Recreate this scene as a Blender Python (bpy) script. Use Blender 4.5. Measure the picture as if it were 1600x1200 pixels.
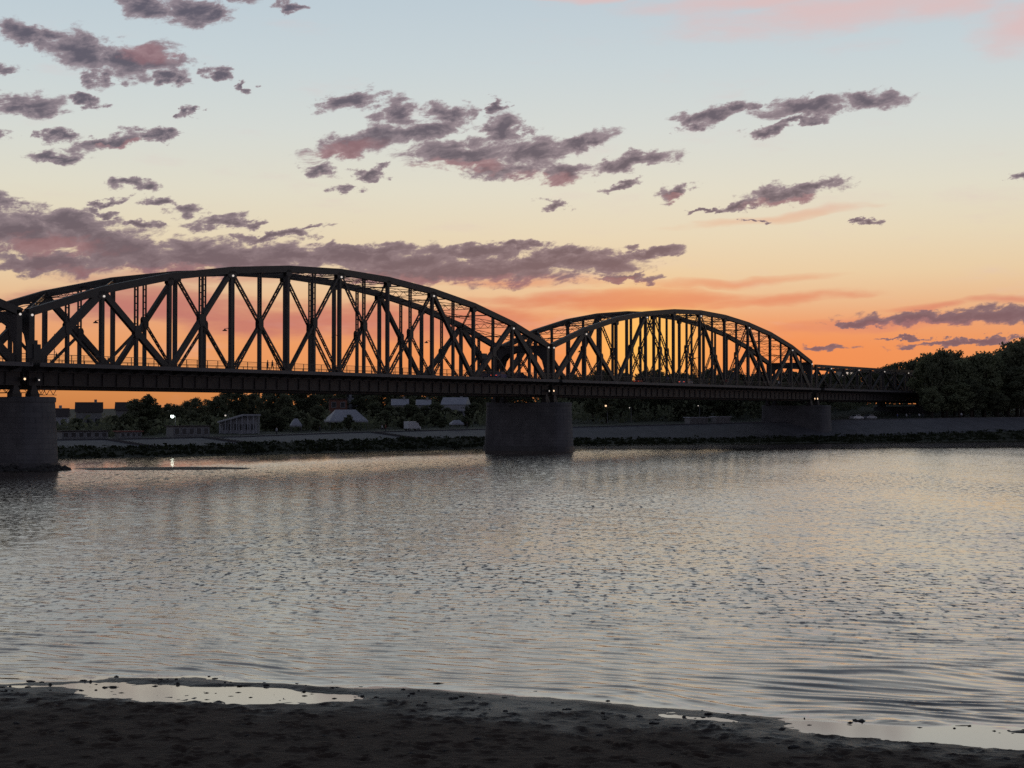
import bpy, bmesh, math, random
import numpy as np
from mathutils import Vector, Matrix

for o in list(bpy.data.objects):
    bpy.data.objects.remove(o, do_unlink=True)
scene = bpy.context.scene
COL = scene.collection
PI = math.pi
R = math.radians

# ------------------------------------------------------------------ camera
CAM_H = 7.72
cd = bpy.data.cameras.new('camera')
cam = bpy.data.objects.new('camera', cd)
COL.objects.link(cam)
cam.location = (0, 0, CAM_H)
cam.rotation_euler = (PI / 2 + 0.01884, 0, 0)
cd.sensor_width = 36.0
cd.lens = 55.125
cd.clip_start = 0.5
cd.clip_end = 20000
scene.camera = cam

# ------------------------------------------------------------------ exposure
vs = scene.view_settings
vs.view_transform = 'Standard'
vs.look = 'None'
vs.exposure = 0.0
vs.gamma = 1.0
vs.use_curve_mapping = False
scene.cycles.max_bounces = 6
scene.cycles.diffuse_bounces = 3
scene.cycles.glossy_bounces = 4
scene.cycles.use_denoising = False
scene.cycles.sample_clamp_indirect = 6.0

def lin(r, g, b):
    def f(c):
        c /= 255.0
        return c / 12.92 if c <= 0.04045 else ((c + 0.055) / 1.055) ** 2.4
    return (f(r), f(g), f(b), 1.0)

# ------------------------------------------------------------------ dusk sky
SUN_AZ, SUN_EL = 5.6, 0.9          # degrees, sun just behind the wooded bank
NISHITA_STRENGTH = 0.004
# cloud scraps: bearing, height, half-width, half-height (degrees), tilt
DARK = [(-13.1, 14.29, 1.37, 0.74, 0), (-11.46, 14.13, 1.77, 0.68, 0), (-10.64, 14.93, 2.14, 0.4, -6), (-17.07, 13.12, 2.14, 0.57, -10), (-15.43, 12.59, 1.94, 0.97, -12),
    (-13.91, 12.35, 1.71, 0.97, 0), (-12.75, 12.49, 1.77, 0.86, -12), (-14.69, 11.77, 0.91, 0.63, 0), (-12.35, 11.84, 0.8, 0.4, 0), (-10.76, 12.07, 0.8, 0.37, 0),
    (-9.59, 11.65, 0.43, 0.43, 0), (-15.32, 10.97, 0.91, 0.29, 0), (-17.31, 10.67, 2.14, 0.57, 5), (-11.62, 10.74, 0.37, 0.37, 0), (-18.24, 11.79, 1.08, 0.34, 0),
    (-16.25, 9.66, 0.86, 0.37, 0), (-14.5, 9.55, 2.28, 0.4, 14), (-12.68, 9.92, 0.97, 0.31, 0), (-18.36, 9.55, 0.86, 0.29, 0), (-16.37, 8.94, 1.48, 0.29, 0),
    (-13.68, 8.1, 1.28, 0.34, 0), (-12.63, 7.49, 1.03, 0.29, -8), (-11.74, 7.21, 1.03, 0.37, 8), (-10.64, 6.88, 1.65, 0.34, 9), (-9.35, 6.81, 1.03, 0.26, 8),
    (-7.25, 6.74, 1.43, 0.23, 8), (-14.38, 7.51, 0.74, 0.29, 20), (-14.5, 7.09, 0.68, 0.23, 0), (-13.33, 6.69, 0.86, 0.26, 0), (-18.24, 7.39, 1.28, 0.46, 0),
    (-17.31, 6.27, 3.71, 1.26, -8), (-14.5, 5.94, 4.28, 1.03, -4), (-10.99, 5.71, 4.28, 0.8, 0), (-8.19, 5.71, 4.28, 0.68, 0), (-5.61, 5.66, 3.14, 0.68, 0),
    (-3.74, 5.38, 3.99, 0.74, 0), (-0.94, 5.17, 3.99, 0.77, 0), (1.17, 5.48, 3.14, 0.57, 0), (3.04, 5.48, 3.0, 0.68, 0), (4.33, 4.89, 2.0, 0.2, 2),
    (-1.4, 5.94, 3.99, 0.4, 0), (4.91, 5.85, 2.14, 0.31, 5), (-16.37, 5.24, 3.42, 0.68, 0), (0.47, 6.11, 1.71, 0.29, 0), (2.1, 5.87, 1.43, 0.4, 0),
    (-5.96, 11.25, 1.77, 0.51, 14), (-4.21, 10.86, 1.26, 0.74, 0), (-2.34, 10.86, 1.71, 0.49, 0), (-5.38, 9.83, 3.28, 0.63, 13), (-3.27, 10.27, 2.71, 0.51, 6),
    (-0.35, 10.32, 1.14, 0.91, 0), (-1.87, 9.45, 3.14, 0.8, 0), (0.7, 9.45, 2.14, 0.86, 0), (2.46, 9.83, 2.05, 0.51, 12), (1.92, 8.75, 1.48, 0.57, 0),
    (4.44, 9.15, 2.23, 0.46, 9), (-0.23, 8.84, 2.14, 0.51, 0), (-7.13, 8.75, 1.08, 0.37, 0), (-5.03, 8.68, 0.8, 0.31, 0), (-6.08, 8.17, 0.8, 0.26, 0),
    (-0.47, 11.14, 0.57, 0.4, 0), (7.13, 10.67, 1.57, 0.49, 12), (8.19, 10.97, 1.08, 0.34, 8), (10.76, 10.95, 3.0, 0.51, 4), (12.91, 11.04, 1.77, 0.51, 0),
    (9.35, 10.15, 1.14, 0.34, 14), (6.55, 10.29, 0.86, 0.34, 0), (10.29, 10.43, 2.0, 0.23, 8), (10.17, 7.93, 2.57, 0.51, 8), (8.42, 7.51, 1.43, 0.26, 12),
    (6.08, 8.0, 1.08, 0.37, 14), (11.11, 8.17, 1.43, 0.34, 12), (7.02, 7.3, 0.91, 0.14, 8), (4.09, 8.33, 1.2, 0.23, 12), (12.98, 6.86, 0.71, 0.2, 0),
    (18.29, 8.28, 0.97, 0.26, 0), (12.39, 6.88, 0.34, 0.2, 0), (1.45, 7.63, 0.74, 0.23, 0), (8.89, 6.88, 0.57, 0.11, 0), (14.73, 3.35, 3.71, 0.4, 0),
    (17.42, 3.42, 3.14, 0.49, 0), (12.51, 3.23, 1.57, 0.2, 0), (16.02, 2.51, 3.71, 0.17, 3), (11.23, 2.37, 1.71, 0.2, -2), (14.03, 2.69, 1.57, 0.09, 3),
    (-8.07, 14.46, 1.03, 0.23, 0), (-10.99, 5.48, 9.42, 0.68, 0), (-2.34, 5.1, 7.42, 0.57, 0), (-15.9, 6.69, 3.42, 0.74, -6), (-5.61, 5.94, 4.57, 0.4, 0),
    (-8.65, 6.41, 2.57, 0.26, 6)]
HAZE = [(-12.86, 3.89, 6.55, 0.94, 0), (-7.02, 3.42, 7.02, 1.08, 0), (-1.87, 3.3, 6.08, 0.8, 0), (2.34, 4.17, 5.61, 0.42, 3), (10.06, 4.17, 4.44, 0.33, 4),
    (4.91, 4.12, 6.08, 0.42, 2), (15.2, 3.84, 2.57, 0.23, 4), (17.77, 3.98, 2.1, 0.23, 0), (-11.69, 4.82, 7.02, 0.56, 0), (0.47, 4.82, 4.68, 0.33, 0),
    (9.35, 7.11, 4.68, 0.21, 5), (8.19, 4.78, 5.61, 0.23, 2), (12.86, 3.19, 4.21, 0.37, 3)]
CIRRUS = [(12.39, 14.22, 9.82, 0.94, 2), (15.9, 14.64, 7.72, 1.03, 3), (10.52, 14.76, 7.72, 0.61, 3), (18.24, 13.36, 2.34, 1.4, 0), (2.34, 14.93, 6.08, 0.23, 0)]
PINK = [(-13.1, 12.66, 1.64, 0.51, -8), (-6.08, 9.55, 1.99, 0.42, 13), (-1.87, 8.99, 2.81, 0.35, 0), (1.4, 8.52, 2.1, 0.37, 0), (-11.69, 5.01, 7.02, 0.37, 0),
    (-4.68, 4.82, 6.08, 0.33, 0), (0.47, 4.78, 5.14, 0.33, 0), (10.17, 7.63, 2.1, 0.23, 8), (6.08, 7.82, 0.84, 0.19, 0), (-16.37, 5.87, 2.81, 0.51, 0),
    (4.21, 4.82, 1.64, 0.16, 0), (-14.03, 9.5, 1.4, 0.19, 14), (15.2, 3.14, 3.51, 0.19, 0), (-7.02, 8.38, 0.94, 0.19, 0)]

world = bpy.data.worlds.new('World')
scene.world = world
world.use_nodes = True
wt = world.node_tree
wt.nodes.clear()

def wn(t, **kw):
    n = wt.nodes.new(t)
    for k, v in kw.items():
        setattr(n, k, v)
    return n

def wl(a, b):
    wt.links.new(a, b)

def wmath(op, a, b=None, c=None, clamp=False):
    n = wn('ShaderNodeMath', operation=op, use_clamp=clamp)
    for i, v in enumerate((a, b, c)):
        if v is None:
            continue
        if isinstance(v, (int, float)):
            n.inputs[i].default_value = v
        else:
            wl(v, n.inputs[i])
    return n.outputs[0]

def wmix(fac, a, b, blend='MIX'):
    n = wn('ShaderNodeMixRGB', blend_type=blend)
    for i, v in ((0, fac), (1, a), (2, b)):
        if isinstance(v, (int, float)):
            n.inputs[i].default_value = v
        elif isinstance(v, tuple):
            n.inputs[i].default_value = v
        else:
            wl(v, n.inputs[i])
    return n.outputs[0]

def wramp(fac, stops, interp='LINEAR'):
    n = wn('ShaderNodeValToRGB')
    wl(fac, n.inputs[0])
    cr = n.color_ramp
    cr.interpolation = interp
    while len(cr.elements) < len(stops):
        cr.elements.new(0.5)
    for e, (p, c) in zip(cr.elements, stops):
        e.position = p
        e.color = c
    return n.outputs[0]

def wsmooth(v, lo, hi):
    n = wn('ShaderNodeMapRange', interpolation_type='SMOOTHSTEP')
    wl(v, n.inputs[0])
    n.inputs[1].default_value = lo
    n.inputs[2].default_value = hi
    return n.outputs[0]

tc = wn('ShaderNodeTexCoord')
sx = wn('ShaderNodeSeparateXYZ')
wl(tc.outputs['Generated'], sx.inputs[0])
az = wmath('MULTIPLY', wmath('ARCTAN2', sx.outputs[0], sx.outputs[1]), 180 / PI)
el = wmath('MULTIPLY', wmath('ARCSINE', sx.outputs[2]), 180 / PI)
cv = wn('ShaderNodeCombineXYZ')
wl(az, cv.inputs[0]); wl(el, cv.inputs[1])
dirdeg = cv.outputs[0]                      # compass bearing and height in degrees

def wnoise(vec, scale, detail, rough, sy=1.0, off=0.0, color=False):
    m = wn('ShaderNodeMapping')
    wl(vec, m.inputs[0])
    m.inputs['Location'].default_value = (off, off * 0.7, off * 0.3)
    m.inputs['Scale'].default_value = (scale, scale * sy, scale)
    n = wn('ShaderNodeTexNoise', noise_dimensions='2D')
    wl(m.outputs[0], n.inputs['Vector'])
    n.inputs['Scale'].default_value = 1.0
    n.inputs['Detail'].default_value = detail
    n.inputs['Roughness'].default_value = rough
    return n.outputs['Color'] if color else n.outputs[0]

def warp(vec, col, amt_x, amt_y):
    a = wn('ShaderNodeVectorMath', operation='SUBTRACT')
    wl(col, a.inputs[0]); a.inputs[1].default_value = (0.5, 0.5, 0.5)
    b = wn('ShaderNodeVectorMath', operation='MULTIPLY')
    wl(a.outputs[0], b.inputs[0]); b.inputs[1].default_value = (amt_x, amt_y, 0)
    c = wn('ShaderNodeVectorMath', operation='ADD')
    wl(vec, c.inputs[0]); wl(b.outputs[0], c.inputs[1])
    return c.outputs[0]

def blobs(vec, items):
    out = None
    for (cx, cy, rx, ry, rot) in items:
        m = wn('ShaderNodeMapping', vector_type='TEXTURE')
        wl(vec, m.inputs[0])
        m.inputs['Location'].default_value = (cx, cy, 0)
        m.inputs['Rotation'].default_value = (0, 0, R(rot))
        m.inputs['Scale'].default_value = (rx, ry, 1)
        g = wn('ShaderNodeTexGradient', gradient_type='SPHERICAL')
        wl(m.outputs[0], g.inputs[0])
        out = g.outputs[1] if out is None else wmath('MAXIMUM', out, g.outputs[1])
    return out

elf = wmath('SQRT', wmath('DIVIDE', wmath('MAXIMUM', el, 0.0), 90.0))
def P(e):
    return math.sqrt(e / 90.0)
west = wramp(elf, [
    (0.0, lin(194, 116, 62)), (P(0.9), lin(210, 138, 80)), (P(1.6), lin(226, 156, 98)), (P(2.4), lin(230, 158, 104)),
    (P(3.2), lin(229, 163, 118)), (P(4.1), lin(229, 186, 144)), (P(5.1), lin(229, 203, 165)),
    (P(6.5), lin(227, 213, 184)), (P(8.1), lin(222, 218, 200)), (P(10.2), lin(211, 216, 211)),
    (P(12.6), lin(198, 210, 214)), (P(14.8), lin(188, 203, 212)), (P(22), lin(182, 191, 196)),
    (P(35), lin(120, 134, 150)), (P(60), lin(54, 64, 82)), (1.0, lin(42, 51, 68))])
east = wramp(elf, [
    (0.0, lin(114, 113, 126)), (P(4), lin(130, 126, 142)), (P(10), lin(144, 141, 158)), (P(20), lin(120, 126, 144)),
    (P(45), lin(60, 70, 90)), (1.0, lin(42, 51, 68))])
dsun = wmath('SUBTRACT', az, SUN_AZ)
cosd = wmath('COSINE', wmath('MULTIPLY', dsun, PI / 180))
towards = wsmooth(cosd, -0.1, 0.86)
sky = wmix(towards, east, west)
# light of the low sun spreading through the air round it
gx = wmath('DIVIDE', wmath('SUBTRACT', az, 5.0), 2.0)
gy = wmath('DIVIDE', wmath('SUBTRACT', el, 2.5), 1.5)
glow = wmath('POWER', 2.718, wmath('MULTIPLY', wmath('ADD', wmath('MULTIPLY', gx, gx), wmath('MULTIPLY', gy, gy)), -1.0))
gx2 = wmath('DIVIDE', wmath('SUBTRACT', az, 6.5), 13.0)
gy2 = wmath('DIVIDE', wmath('SUBTRACT', el, 1.9), 1.35)
glow2 = wmath('POWER', 2.718, wmath('MULTIPLY', wmath('ADD', wmath('MULTIPLY', gx2, gx2), wmath('MULTIPLY', gy2, gy2)), -1.0))
sky = wmix(wmath('MULTIPLY', glow2, 0.42), sky, lin(240, 130, 74))
sky = wmix(wmath('MULTIPLY', glow, 0.62), sky, lin(255, 200, 98))

# soft streaks of mauve and salmon cloud low over the horizon
n1 = wnoise(dirdeg, 0.2, 6, 0.6, sy=5.0, off=3.1)
w1 = warp(dirdeg, wnoise(dirdeg, 0.22, 3, 0.55, sy=2.0, off=9.0, color=True), 3.0, 0.9)
hz = blobs(w1, HAZE)
hz = wmath('MULTIPLY', wsmooth(wmath('ADD', hz, wmath('MULTIPLY', wmath('SUBTRACT', n1, 0.5), 1.7)), -0.05, 1.05), wsmooth(hz, 0.0, 0.3))
hzcol = wramp(wmath('DIVIDE', wmath('ADD', az, 20.0), 40.0), [
    (0.0, lin(180, 116, 114)), (0.35, lin(198, 120, 106)), (0.55, lin(220, 134, 100)), (0.7, lin(224, 142, 106)), (1.0, lin(212, 138, 116))])
hz = wmath('MULTIPLY', hz, wmath('SUBTRACT', 0.82, wmath('MULTIPLY', wsmooth(el, 3.5, 5.5), 0.6)))
sky = wmix(hz, sky, hzcol)
ci = wsmooth(wmath('ADD', blobs(w1, CIRRUS), wmath('MULTIPLY', wmath('SUBTRACT', wnoise(dirdeg, 0.2, 5, 0.6, sy=4.5, off=21.0), 0.5), 1.1)), 0.05, 1.0)
sky = wmix(wmath('MULTIPLY', ci, 0.8), sky, lin(216, 190, 190))

# ragged dark cumulus scraps
tl = wn('ShaderNodeMapping')
wl(dirdeg, tl.inputs[0]); tl.inputs['Rotation'].default_value = (0, 0, R(-9))
tilted = tl.outputs[0]
wa = warp(tilted, wnoise(dirdeg, 0.62, 2, 0.5, sy=1.6, off=5.0, color=True), 1.5, 0.55)
wb = warp(dirdeg, wnoise(tilted, 1.0, 6, 0.6, sy=1.9, off=14.0, color=True), 2.2, 0.85)
fb = wnoise(wa, 1.0, 9, 0.63, sy=2.4, off=31.0)
dk = blobs(wb, DARK)
# the same kind of scraps go on over the rest of the sky
rest = wmath('MULTIPLY', wsmooth(wnoise(dirdeg, 0.17, 3, 0.5, sy=2.4, off=52.0), 0.52, 0.75),
             wmath('MAXIMUM', wsmooth(wmath('ABSOLUTE', az), 21.0, 27.0), wsmooth(el, 16.5, 20.0)))
rest = wmath('MULTIPLY', rest, wmath('MULTIPLY', wsmooth(el, 1.0, 5.0), wmath('SUBTRACT', 1.0, wsmooth(el, 45.0, 75.0))))
dk = wmath('MAXIMUM', dk, wmath('MULTIPLY', rest, 0.6))
raw = wmath('ADD', wmath('MULTIPLY', dk, 1.7), wmath('MULTIPLY', wmath('SUBTRACT', fb, 0.5), 2.5))
gate = wsmooth(dk, 0.0, 0.2)
cl = wmath('MULTIPLY', wsmooth(raw, -0.08, 1.12), gate)
veil = wmath('MULTIPLY', wsmooth(wmath('ADD', wmath('MULTIPLY', dk, 1.6), wmath('MULTIPLY', wmath('SUBTRACT', fb, 0.5), 1.6)), -0.1, 1.0), wmath('MULTIPLY', wsmooth(dk, 0.0, 0.15), 0.42))
cl = wmath('MAXIMUM', cl, veil)
core = wsmooth(wmath('ADD', raw, wmath('MULTIPLY', wmath('SUBTRACT', wnoise(wa, 1.9, 5, 0.6, sy=1.6, off=77.0), 0.5), 1.2)), 0.15, 1.45)
low = wmath('POWER', 2.718, wmath('MULTIPLY', wmath('ADD', wmath('MULTIPLY', gx, gx), wmath('MULTIPLY', gy, gy)), -1.0))
gx2 = wmath('DIVIDE', wmath('SUBTRACT', az, 6.5), 13.0)
gy2 = wmath('DIVIDE', wmath('SUBTRACT', el, 1.9), 1.35)
glow2 = wmath('POWER', 2.718, wmath('MULTIPLY', wmath('ADD', wmath('MULTIPLY', gx2, gx2), wmath('MULTIPLY', gy2, gy2)), -1.0))
sky = wmix(wmath('MULTIPLY', glow2, 0.42), sky, lin(240, 130, 74))
sky = wmix(wmath('MULTIPLY', glow, 0.62), sky, lin(255, 200, 98))

# soft streaks of mauve and salmon cloud low over the horizon
n1 = wnoise(dirdeg, 0.2, 6, 0.6, sy=5.0, off=3.1)
w1 = warp(dirdeg, wnoise(dirdeg, 0.22, 3, 0.55, sy=2.0, off=9.0, color=True), 3.0, 0.9)
hz = blobs(w1, HAZE)
hz = wmath('MULTIPLY', wsmooth(wmath('ADD', hz, wmath('MULTIPLY', wmath('SUBTRACT', n1, 0.5), 1.7)), -0.05, 1.05), wsmooth(hz, 0.0, 0.3))
hzcol = wramp(wmath('DIVIDE', wmath('ADD', az, 20.0), 40.0), [
    (0.0, lin(180, 116, 114)), (0.35, lin(198, 120, 106)), (0.55, lin(220, 134, 100)), (0.7, lin(224, 142, 106)), (1.0, lin(212, 138, 116))])
hz = wmath('MULTIPLY', hz, wmath('SUBTRACT', 0.82, wmath('MULTIPLY', wsmooth(el, 3.5, 5.5), 0.6)))
sky = wmix(hz, sky, hzcol)
ci = wsmooth(wmath('ADD', blobs(w1, CIRRUS), wmath('MULTIPLY', wmath('SUBTRACT', wnoise(dirdeg, 0.2, 5, 0.6, sy=4.5, off=21.0), 0.5), 1.1)), 0.05, 1.0)
sky = wmix(wmath('MULTIPLY', ci, 0.8), sky, lin(216, 190, 190))

# ragged dark cumulus scraps
tl = wn('ShaderNodeMapping')
wl(dirdeg, tl.inputs[0]); tl.inputs['Rotation'].default_value = (0, 0, R(-9))
tilted = tl.outputs[0]
wa = warp(tilted, wnoise(dirdeg, 0.62, 2, 0.5, sy=1.6, off=5.0, color=True), 1.5, 0.55)
wb = warp(dirdeg, wnoise(tilted, 1.0, 6, 0.6, sy=1.9, off=14.0, color=True), 2.2, 0.85)
fb = wnoise(wa, 1.0, 9, 0.63, sy=2.4, off=31.0)
dk = blobs(wb, DARK)
# the same kind of scraps go on over the rest of the sky
rest = wmath('MULTIPLY', wsmooth(wnoise(dirdeg, 0.17, 3, 0.5, sy=2.4, off=52.0), 0.52, 0.75),
             wmath('MAXIMUM', wsmooth(wmath('ABSOLUTE', az), 21.0, 27.0), wsmooth(el, 16.5, 20.0)))
rest = wmath('MULTIPLY', rest, wmath('MULTIPLY', wsmooth(el, 1.0, 5.0), wmath('SUBTRACT', 1.0, wsmooth(el, 45.0, 75.0))))
dk = wmath('MAXIMUM', dk, wmath('MULTIPLY', rest, 0.6))
raw = wmath('ADD', dk, wmath('MULTIPLY', wmath('SUBTRACT', fb, 0.52), 1.15))
gate = wsmooth(dk, 0.02, 0.22)
cl = wmath('MULTIPLY', wsmooth(raw, 0.16, 0.50), gate)
core = wsmooth(raw, 0.25, 0.95)
low = wmath('SUBTRACT', 1.0, wsmooth(el, 3.0, 9.0))
ccol = wmix(core, lin(152, 136, 144), lin(80, 73, 90))
ccol = wmix(wmath('MULTIPLY', low, 0.75), ccol, lin(112, 88, 102))
pk = wsmooth(wmath('ADD', blobs(wb, PINK), wmath('MULTIPLY', wmath('SUBTRACT', fb, 0.5), 0.5)), 0.1, 0.7)
ccol = wmix(wmath('MULTIPLY', pk, 0.42), ccol, lin(168, 110, 114))
dusk_cl = wmix(towards, lin(66, 68, 86), ccol)
sky = wmix(wmath('MULTIPLY', cl, 0.93), sky, dusk_cl)

nish = wn('ShaderNodeTexSky', sky_type='NISHITA')
nish.sun_disc = False
nish.sun_elevation = R(SUN_EL)
nish.sun_rotation = R(SUN_AZ)
nish.altitude = 50
nish.dust_density = 2.0
bg1 = wn('ShaderNodeBackground')
wl(sky, bg1.inputs[0]); bg1.inputs[1].default_value = 1.0
bg2 = wn('ShaderNodeBackground')
wl(nish.outputs[0], bg2.inputs[0]); bg2.inputs[1].default_value = NISHITA_STRENGTH
ads = wn('ShaderNodeAddShader')
wl(bg1.outputs[0], ads.inputs[0]); wl(bg2.outputs[0], ads.inputs[1])
wo = wn('ShaderNodeOutputWorld')
wl(ads.outputs[0], wo.inputs[0])
world.cycles.sampling_method = 'MANUAL'
world.cycles.sample_map_resolution = 1024

# ------------------------------------------------------------------ sun
sd = bpy.data.lights.new('sun', 'SUN')
sd.energy = 0.3
sd.angle = R(0.6)
sd.color = (1.0, 0.52, 0.22)
sun = bpy.data.objects.new('sun', sd)
COL.objects.link(sun)
sdir = Vector((math.sin(R(SUN_AZ)) * math.cos(R(SUN_EL)), math.cos(R(SUN_AZ)) * math.cos(R(SUN_EL)), math.sin(R(SUN_EL))))
sun.rotation_euler = sdir.to_track_quat('Z', 'Y').to_euler()
sun.location = (60, 600, 300)

# ------------------------------------------------------------------ helpers
def tag(o, label=None, cat=None, group=None, kind=None):
    if label: o['label'] = label
    if cat: o['category'] = cat
    if group: o['group'] = group
    if kind: o['kind'] = kind
    return o

def empty(name, loc=(0, 0, 0), rz=0.0):
    o = bpy.data.objects.new(name, None)
    COL.objects.link(o)
    o.location = loc
    o.rotation_euler = (0, 0, rz)
    o.empty_display_size = 0.5
    return o

def link_mesh(name, me, parent=None, loc=None, rz=0.0):
    o = bpy.data.objects.new(name, me)
    COL.objects.link(o)
    if parent is not None: o.parent = parent
    if loc is not None: o.location = loc
    if rz: o.rotation_euler = (0, 0, rz)
    return o

def copy_tree(o, parent=None):
    c = o.copy()
    COL.objects.link(c)
    c.parent = parent
    for ch in list(o.children):
        copy_tree(ch, c)
    return c

V3 = Vector

class MB:
    def __init__(s):
        s.v = []; s.f = []; s.m = []
    def quad_prism(s, a, b, mi=0):
        """two rings of equal length -> closed prism"""
        n = len(a); o = len(s.v)
        s.v += [tuple(p) for p in a] + [tuple(p) for p in b]
        for i in range(n):
            j = (i + 1) % n
            s.f.append((o + i, o + j, o + n + j, o + n + i)); s.m.append(mi)
        s.f.append(tuple(o + i for i in reversed(range(n)))); s.m.append(mi)
        s.f.append(tuple(o + n + i for i in range(n))); s.m.append(mi)
        return s
    def beam(s, p, q, w, h, side=(0, 1, 0), mi=0):
        """bar from p to q; w across 'side', h across the third axis"""
        p = V3(p); q = V3(q)
        d = (q - p).normalized()
        sd_ = V3(side)
        sd_ = (sd_ - d * sd_.dot(d))
        if sd_.length < 1e-5:
            sd_ = V3((1, 0, 0)) - d * d.x
        sd_.normalize()
        n = d.cross(sd_)
        r = [sd_ * (w / 2 * i) + n * (h / 2 * j) for i, j in ((-1, -1), (1, -1), (1, 1), (-1, 1))]
        return s.quad_prism([p + x for x in r], [q + x for x in r], mi)
    def box(s, x0, x1, y0, y1, z0, z1, mi=0):
        a = [(x0, y0, z0), (x1, y0, z0), (x1, y1, z0), (x0, y1, z0)]
        b = [(x0, y0, z1), (x1, y0, z1), (x1, y1, z1), (x0, y1, z1)]
        return s.quad_prism(a, b, mi)
    def tube(s, pts, rads, n=6, mi=0):
        rings = []
        for i, p in enumerate(pts):
            p = V3(p)
            a = V3(pts[max(i - 1, 0)]); b = V3(pts[min(i + 1, len(pts) - 1)])
            d = (b - a).normalized()
            t = V3((0, 0, 1)) if abs(d.z) < 0.9 else V3((1, 0, 0))
            u = d.cross(t).normalized(); w = d.cross(u)
            rings.append([p + (u * math.cos(2 * PI * k / n) + w * math.sin(2 * PI * k / n)) * rads[i] for k in range(n)])
        o = len(s.v)
        for r in rings: s.v += [tuple(x) for x in r]
        for i in range(len(rings) - 1):
            for k in range(n):
                j = (k + 1) % n
                s.f.append((o + i * n + k, o + i * n + j, o + (i + 1) * n + j, o + (i + 1) * n + k)); s.m.append(mi)
        s.f.append(tuple(o + k for k in reversed(range(n)))); s.m.append(mi)
        s.f.append(tuple(o + (len(rings) - 1) * n + k for k in range(n))); s.m.append(mi)
        return s
    def quad(s, a, b, c, d, mi=0):
        o = len(s.v)
        s.v += [tuple(a), tuple(b), tuple(c), tuple(d)]
        s.f.append((o, o + 1, o + 2, o + 3)); s.m.append(mi)
        return s
    def poly_prism(s, pts, axis, a0, a1, mi=0):
        """outline in two coords extruded along 'x','y' or 'z'"""
        def mk(p, t):
            return {'x': (t, p[0], p[1]), 'y': (p[0], t, p[1]), 'z': (p[0], p[1], t)}[axis]
        return s.quad_prism([mk(p, a0) for p in pts], [mk(p, a1) for p in pts], mi)
    def mesh(s, name, mats, smooth=False):
        me = bpy.data.meshes.new(name)
        me.from_pydata(s.v, [], s.f)
        if not isinstance(mats, (list, tuple)): mats = [mats]
        for m in mats: me.materials.append(m)
        if len(mats) > 1: me.polygons.foreach_set('material_index', s.m)
        if smooth: me.polygons.foreach_set('use_smooth', [True] * len(me.polygons))
        bm = bmesh.new(); bm.from_mesh(me)
        bmesh.ops.recalc_face_normals(bm, faces=bm.faces)
        bm.to_mesh(me); bm.free()
        me.update()
        return me
    def build(s, name, mats, parent=None, smooth=False):
        return link_mesh(name, s.mesh(name, mats, smooth), parent)

def grid_mesh(name, X, Y, Z, mat, smooth=True, attr=None):
    """regular grid of numpy arrays (rows, cols) -> mesh"""
    r, c = X.shape
    co = np.stack([X, Y, Z], -1).reshape(-1, 3).astype(np.float32)
    i = np.arange((r - 1) * (c - 1))
    a = (i // (c - 1)) * c + i % (c - 1)
    q = np.stack([a, a + 1, a + c + 1, a + c], -1).astype(np.int32)
    me = bpy.data.meshes.new(name)
    me.vertices.add(len(co)); me.vertices.foreach_set('co', co.ravel())
    me.loops.add(q.size); me.loops.foreach_set('vertex_index', q.ravel())
    me.polygons.add(len(q))
    me.polygons.foreach_set('loop_start', np.arange(0, q.size, 4, dtype=np.int32))
    me.polygons.foreach_set('use_smooth', np.full(len(q), smooth))
    me.update(calc_edges=True)
    if attr is not None:
        for k, v in attr.items():
            at = me.attributes.new(k, 'FLOAT', 'POINT')
            at.data.foreach_set('value', v.astype(np.float32).ravel())
    me.materials.append(mat)
    return me

def _hash(ix, iy, seed):
    h = (ix.astype(np.int64) * 374761393 + iy.astype(np.int64) * 668265263 + seed * 974634377) & 0xFFFFFFFF
    h = ((h ^ (h >> 13)) * 1274126177) & 0xFFFFFFFF
    return ((h ^ (h >> 16)) & 0xFFFF) / 65535.0

def vnoise(x, y, seed=0):
    ix = np.floor(x); iy = np.floor(y)
    fx = x - ix; fy = y - iy
    fx = fx * fx * (3 - 2 * fx); fy = fy * fy * (3 - 2 * fy)
    a = _hash(ix, iy, seed); b = _hash(ix + 1, iy, seed); c = _hash(ix, iy + 1, seed); d = _hash(ix + 1, iy + 1, seed)
    return (a + (b - a) * fx) * (1 - fy) + (c + (d - c) * fx) * fy

def fbm(x, y, seed=0, octv=4, gain=0.5):
    t = 0; amp = 1; tot = 0
    for k in range(octv):
        t = t + vnoise(x * 2 ** k, y * 2 ** k, seed + k * 17) * amp
        tot += amp; amp *= gain
    return t / tot

def sstep(x, a, b):
    t = np.clip((x - a) / (b - a), 0, 1)
    return t * t * (3 - 2 * t)

# ------------------------------------------------------------------ materials
def new_mat(name):
    m = bpy.data.materials.new(name)
    m.use_nodes = True
    return m, m.node_tree, m.node_tree.nodes['Principled BSDF']

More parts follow.
